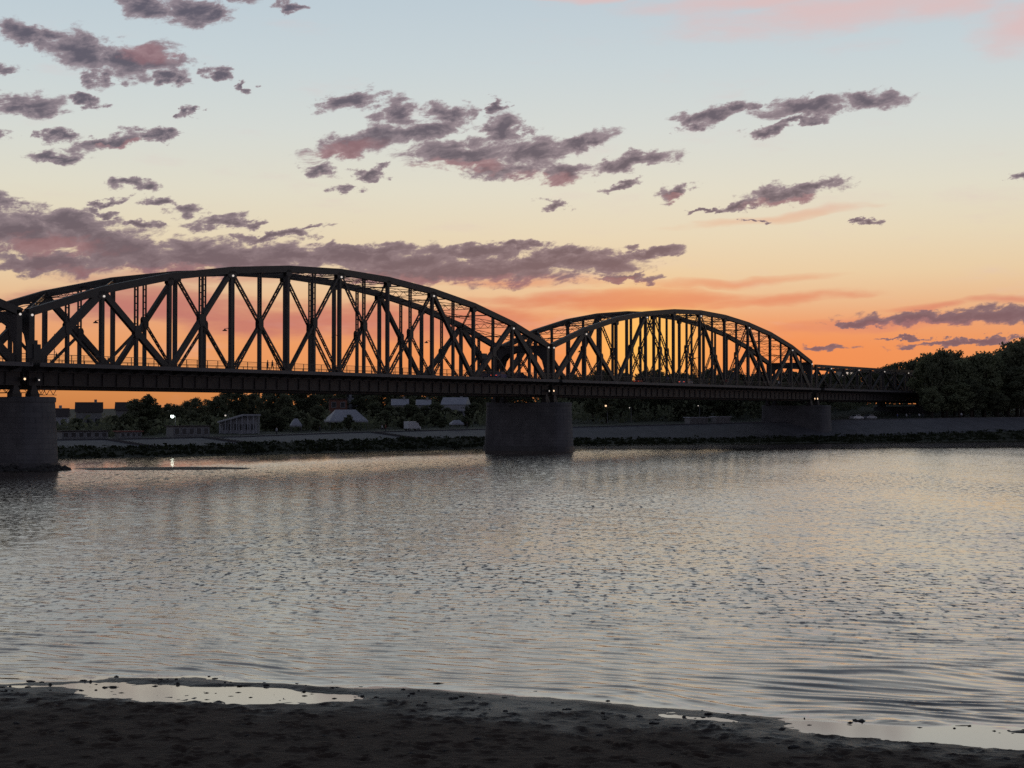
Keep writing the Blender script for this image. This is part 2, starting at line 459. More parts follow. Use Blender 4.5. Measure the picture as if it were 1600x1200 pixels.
def mat(name, c1, c2=None, scale=3.0, rough=0.7, bump=0.0, bscale=None, metal=0.0, detail=5, stretch=(1, 1, 1), spec=0.5):
    m, t, b = new_mat(name)
    b.inputs['Roughness'].default_value = rough
    b.inputs['Metallic'].default_value = metal
    b.inputs['Specular IOR Level'].default_value = spec
    if c2 is None: c2 = tuple(x * 0.6 for x in c1)
    co = t.nodes.new('ShaderNodeTexCoord')
    mp = t.nodes.new('ShaderNodeMapping')
    t.links.new(co.outputs['Object'], mp.inputs[0])
    mp.inputs['Scale'].default_value = stretch
    n = t.nodes.new('ShaderNodeTexNoise')
    t.links.new(mp.outputs[0], n.inputs['Vector'])
    n.inputs['Scale'].default_value = scale
    n.inputs['Detail'].default_value = detail
    n.inputs['Roughness'].default_value = 0.6
    r = t.nodes.new('ShaderNodeValToRGB')
    r.color_ramp.elements[0].position = 0.32; r.color_ramp.elements[1].position = 0.68
    r.color_ramp.elements[0].color = (*c2, 1); r.color_ramp.elements[1].color = (*c1, 1)
    t.links.new(n.outputs[0], r.inputs[0])
    t.links.new(r.outputs[0], b.inputs['Base Color'])
    if bump > 0:
        n2 = t.nodes.new('ShaderNodeTexNoise')
        t.links.new(mp.outputs[0], n2.inputs['Vector'])
        n2.inputs['Scale'].default_value = bscale or scale * 4
        n2.inputs['Detail'].default_value = 6
        bp_ = t.nodes.new('ShaderNodeBump')
        bp_.inputs['Strength'].default_value = bump
        bp_.inputs['Distance'].default_value = 0.1
        t.links.new(n2.outputs[0], bp_.inputs['Height'])
        t.links.new(bp_.outputs[0], b.inputs['Normal'])
    return m

def emit_mat(name, col, strength):
    m, t, b = new_mat(name)
    b.inputs['Base Color'].default_value = (*col, 1)
    b.inputs['Emission Color'].default_value = (*col, 1)
    b.inputs['Emission Strength'].default_value = strength
    return m

def leaf_mat(name, c1, c2):
    m, t, b = new_mat(name)
    b.inputs['Roughness'].default_value = 0.75
    b.inputs['Specular IOR Level'].default_value = 0.25
    oi = t.nodes.new('ShaderNodeObjectInfo')
    gm = t.nodes.new('ShaderNodeNewGeometry')
    ad = t.nodes.new('ShaderNodeMath'); ad.operation = 'ADD'
    t.links.new(oi.outputs['Random'], ad.inputs[0]); t.links.new(gm.outputs['Random Per Island'], ad.inputs[1])
    hv = t.nodes.new('ShaderNodeMath'); hv.operation = 'MULTIPLY'; hv.inputs[1].default_value = 0.5
    t.links.new(ad.outputs[0], hv.inputs[0])
    r = t.nodes.new('ShaderNodeValToRGB')
    r.color_ramp.elements[0].color = (*c2, 1); r.color_ramp.elements[1].color = (*c1, 1)
    t.links.new(hv.outputs[0], r.inputs[0])
    t.links.new(r.outputs[0], b.inputs['Base Color'])
    tr = t.nodes.new('ShaderNodeBsdfTranslucent')        # thin leaves let the sky behind glow through
    t.links.new(r.outputs[0], tr.inputs[0])
    mx = t.nodes.new('ShaderNodeMixShader'); mx.inputs[0].default_value = 0.4
    t.links.new(b.outputs[0], mx.inputs[1]); t.links.new(tr.outputs[0], mx.inputs[2])
    t.links.new(mx.outputs[0], t.nodes['Material Output'].inputs[0])
    return m

M = {}
M['steel'] = mat('painted_steel', (0.045, 0.038, 0.036), (0.026, 0.021, 0.02), 1.2, 0.55, 0.15, 6)
M['steel_deck'] = mat('deck_steel', (0.05, 0.039, 0.036), (0.026, 0.02, 0.018), 0.8, 0.65, 0.15, 5)
M['fascia'] = mat('walkway_edge_paint', (0.10, 0.09, 0.092), (0.07, 0.062, 0.063), 0.7, 0.6, 0.1, 5)
M['asphalt'] = mat('asphalt', (0.06, 0.06, 0.06), (0.04, 0.04, 0.04), 6, 0.9)
M['stone'] = mat('pier_masonry', (0.15, 0.142, 0.142), (0.09, 0.085, 0.088), 0.35, 0.85, 0.35, 3)
def add_courses(m):
    t = m.node_tree; b = t.nodes['Principled BSDF']
    src = b.inputs['Base Color'].links[0].from_socket
    co = t.nodes.new('ShaderNodeTexCoord'); sp_ = t.nodes.new('ShaderNodeSeparateXYZ'); cb = t.nodes.new('ShaderNodeCombineXYZ')
    t.links.new(co.outputs['Object'], sp_.inputs[0])
    ad = t.nodes.new('ShaderNodeMath'); ad.operation = 'ADD'
    t.links.new(sp_.outputs[0], ad.inputs[0]); t.links.new(sp_.outputs[1], ad.inputs[1])
    t.links.new(ad.outputs[0], cb.inputs[0]); t.links.new(sp_.outputs[2], cb.inputs[1])
    br = t.nodes.new('ShaderNodeTexBrick')
    t.links.new(cb.outputs[0], br.inputs['Vector'])
    br.inputs['Color1'].default_value = (1, 1, 1, 1); br.inputs['Color2'].default_value = (0.78, 0.78, 0.8, 1); br.inputs['Mortar'].default_value = (0.5, 0.5, 0.52, 1)
    br.inputs['Scale'].default_value = 1.0; br.inputs['Mortar Size'].default_value = 0.03; br.inputs['Brick Width'].default_value = 1.5; br.inputs['Row Height'].default_value = 0.72
    mx = t.nodes.new('ShaderNodeMixRGB'); mx.blend_type = 'MULTIPLY'; mx.inputs[0].default_value = 0.8
    t.links.new(src, mx.inputs[1]); t.links.new(br.outputs[0], mx.inputs[2])
    t.links.new(mx.outputs[0], b.inputs['Base Color'])
add_courses(M['stone'])
M['stone_wet'] = mat('wet_plinth_stone', (0.07, 0.065, 0.065), (0.035, 0.033, 0.035), 0.8, 0.5, 0.4, 3)
M['rock'] = mat('rubble_rock', (0.06, 0.055, 0.05), (0.03, 0.027, 0.025), 1.0, 0.8, 0.5, 4)
M['paving'] = mat('embankment_paving', (0.125, 0.12, 0.13), (0.075, 0.073, 0.08), 0.3, 0.8, 0.2, 2)
M['promenade'] = mat('promenade_paving', (0.2, 0.19, 0.19), (0.14, 0.13, 0.13), 0.5, 0.85)
M['soil'] = mat('grassy_soil', (0.045, 0.05, 0.025), (0.025, 0.026, 0.014), 0.15, 0.95, 0.4, 1)
M['mud'] = mat('river_mud', (0.055, 0.045, 0.04), (0.03, 0.024, 0.022), 0.6, 0.55, 0.4, 3)
M['leaf'] = leaf_mat('tree_leaves', (0.2, 0.21, 0.13), (0.1, 0.11, 0.065))
M['leaf_pale'] = leaf_mat('pale_leaves', (0.27, 0.29, 0.17), (0.15, 0.165, 0.095))
M['weeds'] = leaf_mat('bank_weeds', (0.04, 0.05, 0.02), (0.016, 0.02, 0.01))
M['bark'] = mat('bark', (0.06, 0.045, 0.035), (0.03, 0.022, 0.018), 3, 0.9, 0.4, 12, stretch=(1, 1, 0.2))
M['white'] = mat('white_render', (0.42, 0.42, 0.44), (0.34, 0.34, 0.36), 0.8, 0.8)
M['grey_wall'] = mat('grey_render', (0.3, 0.29, 0.28), (0.22, 0.21, 0.2), 0.8, 0.85)
M['brick'] = mat('brick_wall', (0.22, 0.1, 0.075), (0.15, 0.07, 0.05), 1.5, 0.9)
M['roof'] = mat('dark_roof', (0.07, 0.05, 0.045), (0.045, 0.033, 0.03), 2, 0.85)
M['red_roof'] = mat('red_roof', (0.3, 0.1, 0.08), (0.2, 0.07, 0.055), 2, 0.8)
M['canvas'] = mat('tent_canvas', (0.45, 0.45, 0.48), (0.36, 0.36, 0.39), 0.7, 0.7)
M['glass'] = mat('dark_glass', (0.03, 0.035, 0.04), (0.02, 0.022, 0.026), 1, 0.08)
M['black'] = mat('dark_paint', (0.03, 0.03, 0.032), (0.02, 0.02, 0.02), 2, 0.6)
M['rubber'] = mat('rubber', (0.02, 0.02, 0.02), None, 3, 0.9)
M['galv'] = mat('galvanised_steel', (0.25, 0.25, 0.26), (0.17, 0.17, 0.18), 2, 0.5, metal=0.4)
M['lamp_white'] = emit_mat('lit_lamp_white', (1.0, 0.88, 0.78), 0.6)
M['lamp_cool'] = emit_mat('lit_lamp_cool', (0.85, 1.0, 0.9), 9.0)
M['lamp_warm'] = emit_mat('lit_lamp_warm', (1.0, 0.64, 0.38), 1.5)
M['lamp_orange'] = emit_mat('lit_lamp_orange', (1.0, 0.45, 0.14), 6.0)
M['window_lit'] = emit_mat('lit_window', (1.0, 0.8, 0.66), 0.55)
M['tail'] = emit_mat('tail_light', (1.0, 0.12, 0.05), 0.8)
M['head'] = emit_mat('head_light', (1.0, 0.9, 0.75), 0.8)
for n_, c_ in (('blue', (0.06, 0.09, 0.28)), ('navy', (0.03, 0.04, 0.1)), ('red', (0.3, 0.03, 0.02)), ('silver', (0.35, 0.36, 0.38)), ('carwhite', (0.7, 0.7, 0.7))):
    M['car_' + n_] = mat('car_paint_' + n_, c_, tuple(x * 0.85 for x in c_), 1, 0.25)
for n_, c_ in (('skin', (0.4, 0.25, 0.18)), ('shirt_white', (0.6, 0.6, 0.6)), ('shirt_dark', (0.04, 0.04, 0.05)), ('shirt_red', (0.35, 0.08, 0.06)), ('shirt_blue', (0.1, 0.12, 0.3)), ('trousers', (0.03, 0.035, 0.05)), ('hair', (0.03, 0.02, 0.015))):
    M[n_] = mat(n_, c_, tuple(x * 0.8 for x in c_), 8, 0.85)

# water: murky river, mirror-like film with ripples; finest ripples go into roughness
def water_material():
    m, t, b = new_mat('river_water')
    t.nodes.remove(b)
    body = t.nodes.new('ShaderNodeBsdfDiffuse'); body.inputs[0].default_value = (0.012, 0.014, 0.013, 1)
    film = t.nodes.new('ShaderNodeBsdfAnisotropic'); film.inputs['Color'].default_value = (1.0, 0.915, 0.835, 1)
    at = t.nodes.new('ShaderNodeAttribute'); at.attribute_name = 'ripple'
    t.links.new(at.outputs['Fac'], film.inputs['Roughness'])
    fr = t.nodes.new('ShaderNodeFresnel'); fr.inputs['IOR'].default_value = WATER_IOR
    pw = t.nodes.new('ShaderNodeMath'); pw.operation = 'POWER'; pw.inputs[1].default_value = WATER_SHEEN
    t.links.new(fr.outputs[0], pw.inputs[0])
    mix = t.nodes.new('ShaderNodeMixShader')
    t.links.new(pw.outputs[0], mix.inputs[0]); t.links.new(body.outputs[0], mix.inputs[1]); t.links.new(film.outputs[0], mix.inputs[2])
    t.links.new(mix.outputs[0], t.nodes['Material Output'].inputs[0])
    am = t.nodes.new('ShaderNodeAttribute'); am.attribute_name = 'chop'
    co = t.nodes.new('ShaderNodeTexCoord')
    gm = t.nodes.new('ShaderNodeNewGeometry')
    cur = gm.outputs['Normal']
    for sx_, sy_, ax, ay, dt, of in WATER_RIPPLES:
        mp = t.nodes.new('ShaderNodeMapping')
        t.links.new(co.outputs['Object'], mp.inputs[0])
        mp.inputs['Scale'].default_value = (sx_, sy_, 1.0)
        mp.inputs['Rotation'].default_value = (0, 0, R(-8))
        mp.inputs['Location'].default_value = (of, of * 1.7, 0)
        n = t.nodes.new('ShaderNodeTexNoise'); n.noise_dimensions = '2D'
        t.links.new(mp.outputs[0], n.inputs['Vector'])
        n.inputs['Scale'].default_value = 1.0
        n.inputs['Detail'].default_value = dt
        n.inputs['Roughness'].default_value = 0.6
        s1 = t.nodes.new('ShaderNodeVectorMath'); s1.operation = 'SUBTRACT'; s1.inputs[1].default_value = (0.5, 0.75, 0.5)
        t.links.new(n.outputs['Color'], s1.inputs[0])
        s2 = t.nodes.new('ShaderNodeVectorMath'); s2.operation = 'MULTIPLY'; s2.inputs[1].default_value = (ax, ay, 0)
        t.links.new(s1.outputs[0], s2.inputs[0])
        s3 = t.nodes.new('ShaderNodeVectorMath'); s3.operation = 'SCALE'
        t.links.new(s2.outputs[0], s3.inputs[0]); t.links.new(am.outputs['Fac'], s3.inputs['Scale'])
        s4 = t.nodes.new('ShaderNodeVectorMath'); s4.operation = 'ADD'
        t.links.new(cur, s4.inputs[0]); t.links.new(s3.outputs[0], s4.inputs[1])
        cur = s4.outputs[0]
    af = t.nodes.new('ShaderNodeAttribute'); af.attribute_name = 'open_water'
    for sx_, sy_, lo, hi, tilt, of in WATER_DASHES:      # sparse steeper wavelet fronts facing the beach
        mp = t.nodes.new('ShaderNodeMapping')
        t.links.new(co.outputs['Object'], mp.inputs[0])
        mp.inputs['Scale'].default_value = (sx_, sy_, 1.0)
        mp.inputs['Rotation'].default_value = (0, 0, R(5))
        mp.inputs['Location'].default_value = (of, of * 0.7, 0)
        n = t.nodes.new('ShaderNodeTexNoise'); n.noise_dimensions = '2D'
        t.links.new(mp.outputs[0], n.inputs['Vector'])
        n.inputs['Scale'].default_value = 1.0; n.inputs['Detail'].default_value = 3; n.inputs['Roughness'].default_value = 0.62
        mr = t.nodes.new('ShaderNodeMapRange'); mr.interpolation_type = 'SMOOTHSTEP'
        t.links.new(n.outputs[0], mr.inputs[0])
        mr.inputs[1].default_value = lo; mr.inputs[2].default_value = hi; mr.inputs[4].default_value = tilt
        mm = t.nodes.new('ShaderNodeMath'); mm.operation = 'MULTIPLY'
        t.links.new(mr.outputs[0], mm.inputs[0]); t.links.new(af.outputs['Fac'], mm.inputs[1])
        vv = t.nodes.new('ShaderNodeVectorMath'); vv.operation = 'SCALE'; vv.inputs[0].default_value = (-0.3, -1.0, 0)
        t.links.new(mm.outputs[0], vv.inputs['Scale'])
        s4 = t.nodes.new('ShaderNodeVectorMath'); s4.operation = 'ADD'
        t.links.new(cur, s4.inputs[0]); t.links.new(vv.outputs[0], s4.inputs[1])
        cur = s4.outputs[0]
    nz = t.nodes.new('ShaderNodeVectorMath'); nz.operation = 'NORMALIZE'
    t.links.new(cur, nz.inputs[0])
    t.links.new(nz.outputs[0], film.inputs['Normal']); t.links.new(nz.outputs[0], fr.inputs['Normal'])
    return m

def sand_material():
    m, t, b = new_mat('wet_sand')
    co = t.nodes.new('ShaderNodeTexCoord')
    n = t.nodes.new('ShaderNodeTexNoise'); n.inputs['Scale'].default_value = 2.2; n.inputs['Detail'].default_value = 8; n.inputs['Roughness'].default_value = 0.65
    t.links.new(co.outputs['Object'], n.inputs['Vector'])
    r = t.nodes.new('ShaderNodeValToRGB')
    r.color_ramp.elements[0].position = 0.3; r.color_ramp.elements[1].position = 0.7
    r.color_ramp.elements[0].color = (0.035, 0.023, 0.016, 1); r.color_ramp.elements[1].color = (0.07, 0.046, 0.032, 1)
    t.links.new(n.outputs[0], r.inputs[0])
    wet = t.nodes.new('ShaderNodeAttribute'); wet.attribute_name = 'wet'
    mx = t.nodes.new('ShaderNodeMixRGB')
    t.links.new(wet.outputs['Fac'], mx.inputs[0]); t.links.new(r.outputs[0], mx.inputs[1]); mx.inputs[2].default_value = (0.032, 0.023, 0.018, 1)
    t.links.new(mx.outputs[0], b.inputs['Base Color'])
    mr = t.nodes.new('ShaderNodeMapRange')
    t.links.new(wet.outputs['Fac'], mr.inputs[0])
    mr.inputs[3].default_value = 0.95; mr.inputs[4].default_value = 0.42
    t.links.new(mr.outputs[0], b.inputs['Roughness'])
    b.inputs['Specular IOR Level'].default_value = 0.3
    n2 = t.nodes.new('ShaderNodeTexNoise'); n2.inputs['Scale'].default_value = 9; n2.inputs['Detail'].default_value = 6
    t.links.new(co.outputs['Object'], n2.inputs['Vector'])
    bp_ = t.nodes.new('ShaderNodeBump'); bp_.inputs['Strength'].default_value = 0.7; bp_.inputs['Distance'].default_value = 0.05
    t.links.new(n2.outputs[0], bp_.inputs['Height']); t.links.new(bp_.outputs[0], b.inputs['Normal'])
    return m

# ------------------------------------------------------------------ sand shore in front
SHX = [-400, -60, -30, -14.5, -12, -9.3, -6.5, -4.5, -1.8, 0, 3.3, 6.4, 9.4, 12.5, 30, 60, 400]
SHY = [70, 52, 47, 45.4, 45.9, 45.8, 45.0, 44.4, 43.5, 43.0, 41.4, 40.2, 39.2, 38.5, 34.5, 30, 10]

def sand_height(x, y):
    s = np.interp(x, SHX, SHY) - y
    s = s + (fbm(x * 0.45, y * 0.45, 3, 4) - 0.5) * 1.1
    z = np.where(s < 0, 0.05 * s, 0.024 * np.minimum(s, 4.0) + 0.03 * np.clip(s - 4.0, 0, 6) + 0.2 * np.clip(30 - y, 0, 27))
    z = z + 0.05 * np.exp(-((s - 0.55) / 0.4) ** 2)
    # two hollows that stay filled with water, with a low bar on the river side
    def hollow(cx, cy, rx, ry, ang, depth):
        ca, sa = math.cos(ang), math.sin(ang)
        u = ((x - cx) * ca + (y - cy) * sa) / rx
        v = (-(x - cx) * sa + (y - cy) * ca) / ry
        d = np.sqrt(u * u + v * v) + (fbm(x * 0.9, y * 1.6, 11, 4) - 0.5) * 0.55
        return depth * (1 - sstep(d, 0.55, 1.25))
    z = z - hollow(-8.6, 43.15, 4.3, 1.55, -0.16, 0.105)
    z = z - hollow(-13.6, 45.0, 2.8, 0.9, 0.05, 0.05)
    z = z - hollow(11.2, 37.45, 4.8, 1.25, -0.36, 0.16)
    z = z - hollow(4.6, 40.1, 1.9, 0.5, -0.5, 0.055)
    near = sstep(s, 0.1, 1.0)
    z = z + (fbm(x * 1.3, y * 1.3, 5, 4) - 0.5) * (0.03 + 0.03 * sstep(s, 1.5, 5))
    z = z + (fbm(x * 5.5, y * 5.5, 8, 3) - 0.5) * (0.008 + 0.018 * near)
    return z, s

def build_sand():
    xs = np.arange(-19, 19.01, 0.055)
    ys = np.arange(31.0, 48.5, 0.05)
    X, Y = np.meshgrid(xs, ys)
    Z, S = sand_height(X, Y)
    rng = np.random.default_rng(3)
    for k in range(1500):                       # footprints and scuffs
        px_ = rng.uniform(-18, 18); py_ = rng.uniform(31.2, 43.5)
        if np.interp(px_, SHX, SHY) - py_ < 1.6: continue
        a = rng.uniform(0, PI); L = rng.uniform(0.09, 0.22); B = L * rng.uniform(0.4, 0.8); dp = rng.uniform(0.015, 0.06)
        i0 = int((px_ + 19 - 0.7) / 0.055); i1 = int((px_ + 19 + 0.7) / 0.055); j0 = int((py_ - 31 - 0.7) / 0.05); j1 = int((py_ - 31 + 0.7) / 0.05)
        i0 = max(i0, 0); j0 = max(j0, 0)
        x = X[j0:j1, i0:i1] - px_; y = Y[j0:j1, i0:i1] - py_
        u = (x * math.cos(a) + y * math.sin(a)) / L; v = (-x * math.sin(a) + y * math.cos(a)) / B
        r2 = u * u + v * v
        Z[j0:j1, i0:i1] += dp * (-np.exp(-r2) + 0.55 * np.exp(-(np.sqrt(r2) - 1.7) ** 2 / 0.3))
    wet = 1 - sstep(Z + (fbm(X * 0.8, Y * 0.8, 30, 3) - 0.5) * 0.12, 0.02, 0.17)
    smat = sand_material()
    me = grid_mesh('beach', X, Y, Z, smat, True, {'wet': wet})
    o = link_mesh('beach', me)
    tag(o, kind='structure')
    # the rest of the same shore, round and behind the camera
    xs2 = np.concatenate([np.linspace(-400, -19.05, 40), np.linspace(-18.5, 18.5, 12), np.linspace(19.05, 400, 40)])
    ys2 = np.concatenate([np.linspace(-300, 30.5, 50), np.array([31.1]), np.linspace(32, 80, 40)])
    X2, Y2 = np.meshgrid(xs2, ys2)
    Z2, S2 = sand_height(X2, Y2)
    inside = (X2 > -18.9) & (X2 < 18.9) & (Y2 > 31.05)
    Z2 = np.where(inside, Z2 - 0.6, Z2 - 0.02)
    r2d = np.sqrt(X2 ** 2 + (Y2) ** 2)
    Z2 = np.minimum(Z2, 5.9)
    me2 = grid_mesh('shore', X2, Y2, Z2, smat, True, {'wet': 1 - sstep(Z2, 0.02, 0.15)})
    tag(link_mesh('shore', me2), kind='structure')
build_sand()

# clods, stones and washed-up scraps along the waterline
def shore_bits():
    rg = random.Random(31)
    mb = MB()
    for k in range(280):
        x = rg.uniform(-16, 16)
        s = rg.gauss(0.9, 0.9) if rg.random() < 0.75 else rg.uniform(1, 9)
        y = float(np.interp(x, SHX, SHY)) - s
        if y < 31.5 or y > 47: continue
        z = float(sand_height(np.array([x]), np.array([y]))[0][0])
        if z < -0.09: continue
        r = rg.uniform(0.02, 0.06) * (1.6 if rg.random() < 0.05 else 1)
        bm = bmesh.new(); bmesh.ops.create_icosphere(bm, subdivisions=1, radius=r)
        sx_ = rg.uniform(0.8, 2.4)
        o_ = len(mb.v)
        bm.verts.index_update()
        for v in bm.verts:
            q = v.co * rg.uniform(0.65, 1.25)
            mb.v.append((x + q.x * sx_, y + q.y, max(z, -0.02) + q.z * 0.7 + r * 0.15))
        for f in bm.faces: mb.f.append(tuple(o_ + v.index for v in f.verts)); mb.m.append(0)
        bm.free()
    tag(mb.build('pebbles', M['rock']), 'small dark stones and clods scattered along the near waterline', 'pebbles', kind='stuff')
shore_bits()

# ------------------------------------------------------------------ river
# far bank: x, y of the waterline, height of the scrub top, height of the paved top
BANK = [(-1500.0, 200.0, 1.5, 2.6), (-400.0, 232.0, 1.5, 2.6), (-170.0, 246.0, 1.5, 2.6), (-110.0, 259.0, 1.5, 2.6),
    (-78.5, 271.0, 1.64, 2.7), (-61.2, 283.1, 1.48, 2.78), (-43.2, 302.6, 1.93, 2.92), (-24.5, 329.0, 2.1, 3.41),
    (-8.5, 345.0, 2.28, 3.68), (19.0, 383.0, 1.25, 3.97), (57.7, 404.0, 1.01, 4.73), (103.3, 424.0, 1.64, 5.75),
    (147.6, 452.0, 2.5, 6.3), (200.0, 482.0, 2.6, 6.6), (400.0, 570.0, 2.6, 6.6), (1500.0, 950.0, 2.6, 6.6)]
WAVE_SWELL = 0.14
WAVE_CHOP = 0.0045
WATER_ROUGH_K = 0.25
WATER_IOR = 1.36
WATER_SHEEN = 0.45
# ripple layers: cycles per metre across and along, tilt across and along, detail, offset
WATER_RIPPLES = ((1.3, 2.4, 0.16, 0.11, 2, 3.0), (0.30, 0.60, 0.08, 0.06, 2, 11.0))
# wavelet fronts: cycles per metre across and along, noise window, tilt, offset
WATER_DASHES = ((2.5, 1.6, 0.54, 0.66, 0.32, 7.0), (0.8, 0.5, 0.57, 0.70, 0.13, 31.0))
def build_water():
    ks = 18910.0
    ys = [33.0]
    while ys[-1] < 470:
        ys.append(ys[-1] + max(0.05, 0.80 * ys[-1] ** 2 / ks))
    ys = np.array(ys)
    tx = np.linspace(-0.42, 0.42, 1080)
    Y, T = np.meshgrid(ys, tx, indexing='ij')
    X = Y * T
    dY = np.gradient(ys)[:, None]
    dX = Y * (tx[1] - tx[0])
    shore, S = sand_height(X, Y)
    depth = sstep(-shore, 0.005, 0.07)            # waves die out in the shallows
    # calm lee water along the far bank and behind the first pier
    bankY = np.interp(X, [b[0] for b in BANK], [b[1] for b in BANK])
    off = (bankY - Y)
    lee_w = np.interp(X, [-120, -78, -60, -40, -20, 0, 30, 120], [105, 84, 74, 62, 54, 58, 66, 84])
    lee = sstep(off + (fbm(X * 0.05, Y * 0.03, 77, 3) - 0.5) * 16, lee_w * 0.8, lee_w * 1.25 + 6)
    gust = 0.5 + 1.0 * fbm(X * 0.05, Y * 0.022, 41, 3)
    gust *= 0.75 + 0.5 * fbm(X * 0.22, Y * 0.09, 44, 3)
    nearc = sstep(Y, 40, 75)
    amp = depth * (0.07 + 0.93 * lee) * gust * (1 - sstep(S, -0.35, 0.25))
    rng = np.random.default_rng(12)
    Z = np.zeros_like(X); unres = np.zeros_like(X)
    wx = X + (fbm(X * 0.16, Y * 0.16, 61, 3) - 0.5) * 4.0
    wy = Y + (fbm(X * 0.16, Y * 0.16, 67, 3) - 0.5) * 3.0
    # wavelets with narrow crests and broad troughs running in to the beach, in groups
    for i in range(15):
        lam = rng.uniform(0.45, 1.15); th = rng.normal(R(68), R(11))
        k = 2 * PI / lam
        ph = k * (math.cos(th) * wx + math.sin(th) * wy) + rng.uniform(0, 2 * PI)
        grp = sstep(fbm(X * 0.11 + 5 * i, Y * 0.13 - 3 * i, 90 + i, 3), 0.40, 0.62)
        res = sstep(lam / np.maximum(dY, dX * 0.8), 2.6, 4.5)
        A = WAVE_SWELL / k * (1 - 0.5 * nearc)
        Z += A * grp * res * (0.5 + 0.5 * np.cos(ph)) ** 2.2
        unres += (WAVE_SWELL * 0.3 * (1 - res)) ** 2 * 0.5 / 9 * grp
    for i in range(44):      # short chop
        lam = 0.35 * (6.0 / 0.35) ** (rng.uniform(0, 1) ** 1.5); th = rng.normal(R(74), R(42))
        slope = WAVE_CHOP * rng.uniform(0.6, 1.3)
        k = 2 * PI / lam
        a = slope * (0.30 + 0.70 * nearc)
        res = sstep(lam / np.maximum(np.maximum(dY * abs(math.sin(th)), dX * abs(math.cos(th))), 1e-6), 2.0, 3.6)
        Z += a * res / k * np.sin(k * math.cos(th) * wx + k * math.sin(th) * wy + rng.uniform(0, 2 * PI))
        unres += (a * (1 - res)) ** 2 * 0.5
    Z *= amp
    sig2 = unres * amp ** 2
    alpha = np.sqrt(2 * sig2) * WATER_ROUGH_K
    ripple = np.clip(np.sqrt(np.sqrt(alpha ** 2 + 0.0003 * np.clip(amp, 0, 1) + 0.00004)), 0.05, 0.6)
    ripple = np.where(depth < 0.3, np.minimum(ripple, 0.10), ripple)
    chop = np.clip(depth * (0.45 + 0.55 * lee) * gust * (1 - sstep(S, -0.35, 0.25)), 0, 2) * (0.25 + 0.75 * nearc)
    openw = np.clip(amp, 0, 1.6) * sstep(Y, 42, 85) * (0.45 + 0.9 * sstep(fbm(X * 0.03, Y * 0.016, 140, 3), 0.35, 0.68))
    wm = water_material()
    me = grid_mesh('river_water', X, Y, Z, wm, True, {'ripple': ripple, 'chop': chop, 'open_water': openw})
    # the river goes on outside, a finger's breadth lower
    o = link_mesh('water', me)
    bm = bmesh.new(); bm.from_mesh(me)
    lr = bm.verts.layers.float.get('ripple'); lc = bm.verts.layers.float.get('chop'); lo_ = bm.verts.layers.float.get('open_water')
    for (x0, x1, y0, y1) in ((-3000, 3000, -100, 1500),):
        vs_ = [bm.verts.new(p) for p in ((x0, y0, -0.16), (x1, y0, -0.16), (x1, y1, -0.16), (x0, y1, -0.16))]
        for v in vs_: v[lr] = 0.3; v[lc] = 1.0; v[lo_] = 1.0
        bm.faces.new(vs_)
    bm.to_mesh(me); bm.free()
    tag(o, kind='structure')

build_water()

# ------------------------------------------------------------------ far bank
BX = np.array([b[0] for b in BANK]); BY = np.array([b[1] for b in BANK])
INN = np.array([-0.6, 0.8])                   # inland direction
def bank_line(n=260):
    seg = np.sqrt(np.diff(BX) ** 2 + np.diff(BY) ** 2)
    s = np.concatenate([[0], np.cumsum(seg)])
    i0, i1 = s[2], s[13]
    t = np.concatenate([np.linspace(0, i0, 12)[:-1], np.linspace(i0, i1, n), np.linspace(i1, s[-1], 12)[1:]])
    f = lambda k: np.interp(t, s, [b[k] for b in BANK])
    return f(0), f(1), f(2), f(3)
LX, LY, LZB, LZT = bank_line()
HILL = np.interp(LX, [-110, -78, -25, 20, 60, 103, 147, 200], [3.0, 3.2, 4.4, 6.0, 7.0, 8.5, 10.5, 11.0])

def bank_strip(name, offs, zf, m, kind='structure'):
    X = np.stack([LX + INN[0] * o for o in offs]); Y = np.stack([LY + INN[1] * o for o in offs])
    Z = np.stack([zf(o) for o in offs])
    if name in ('river_bank', 'ground'):
        j = (fbm(X * 0.25, Y * 0.25, 9, 4) - 0.5) * (0.5 if name == 'river_bank' else 0.8)
        edge = np.zeros_like(Z); edge[1:-1] = 1
        Z = Z + j * edge
    return tag(link_mesh(name, grid_mesh(name, X, Y, Z, m)), kind=kind)
bank_strip('river_bank', [-30, -12, -4, 0, 1.5, 3, 5, 7], lambda o: np.interp(o, [-30, -4, 0], [-2, -0.35, 0.05]) + LZB * max(0, o) / 7.0, M['soil'])
bank_strip('embankment', [7, 20], lambda o: LZB + (LZT - LZB) * (o - 7) / 13.0, M['paving'])
bank_strip('promenade', [20, 23, 28], lambda o: LZT + (o - 20) * 0.01, M['promenade'])
bank_strip('ground', [28, 36, 46, 60, 80, 100, 130, 170, 260, 500, 1200, 6000],
           lambda o: LZT + 0.08 + (HILL - LZT) * min(1, max(0, (o - 30) / 60.0)), M['soil'])
# pale coping along the top of the paved slope
mb = MB()
for i in range(11, len(LX) - 12):
    a = V3((LX[i] - 0.6 * 20.2, LY[i] + 0.8 * 20.2, LZT[i] + 0.12)); b = V3((LX[i + 1] - 0.6 * 20.2, LY[i + 1] + 0.8 * 20.2, LZT[i + 1] + 0.12))
    mb.beam(a, b, 0.35, 0.22, (-0.6, 0.8, 0))
tag(mb.build('kerb', M['paving']), kind='structure')

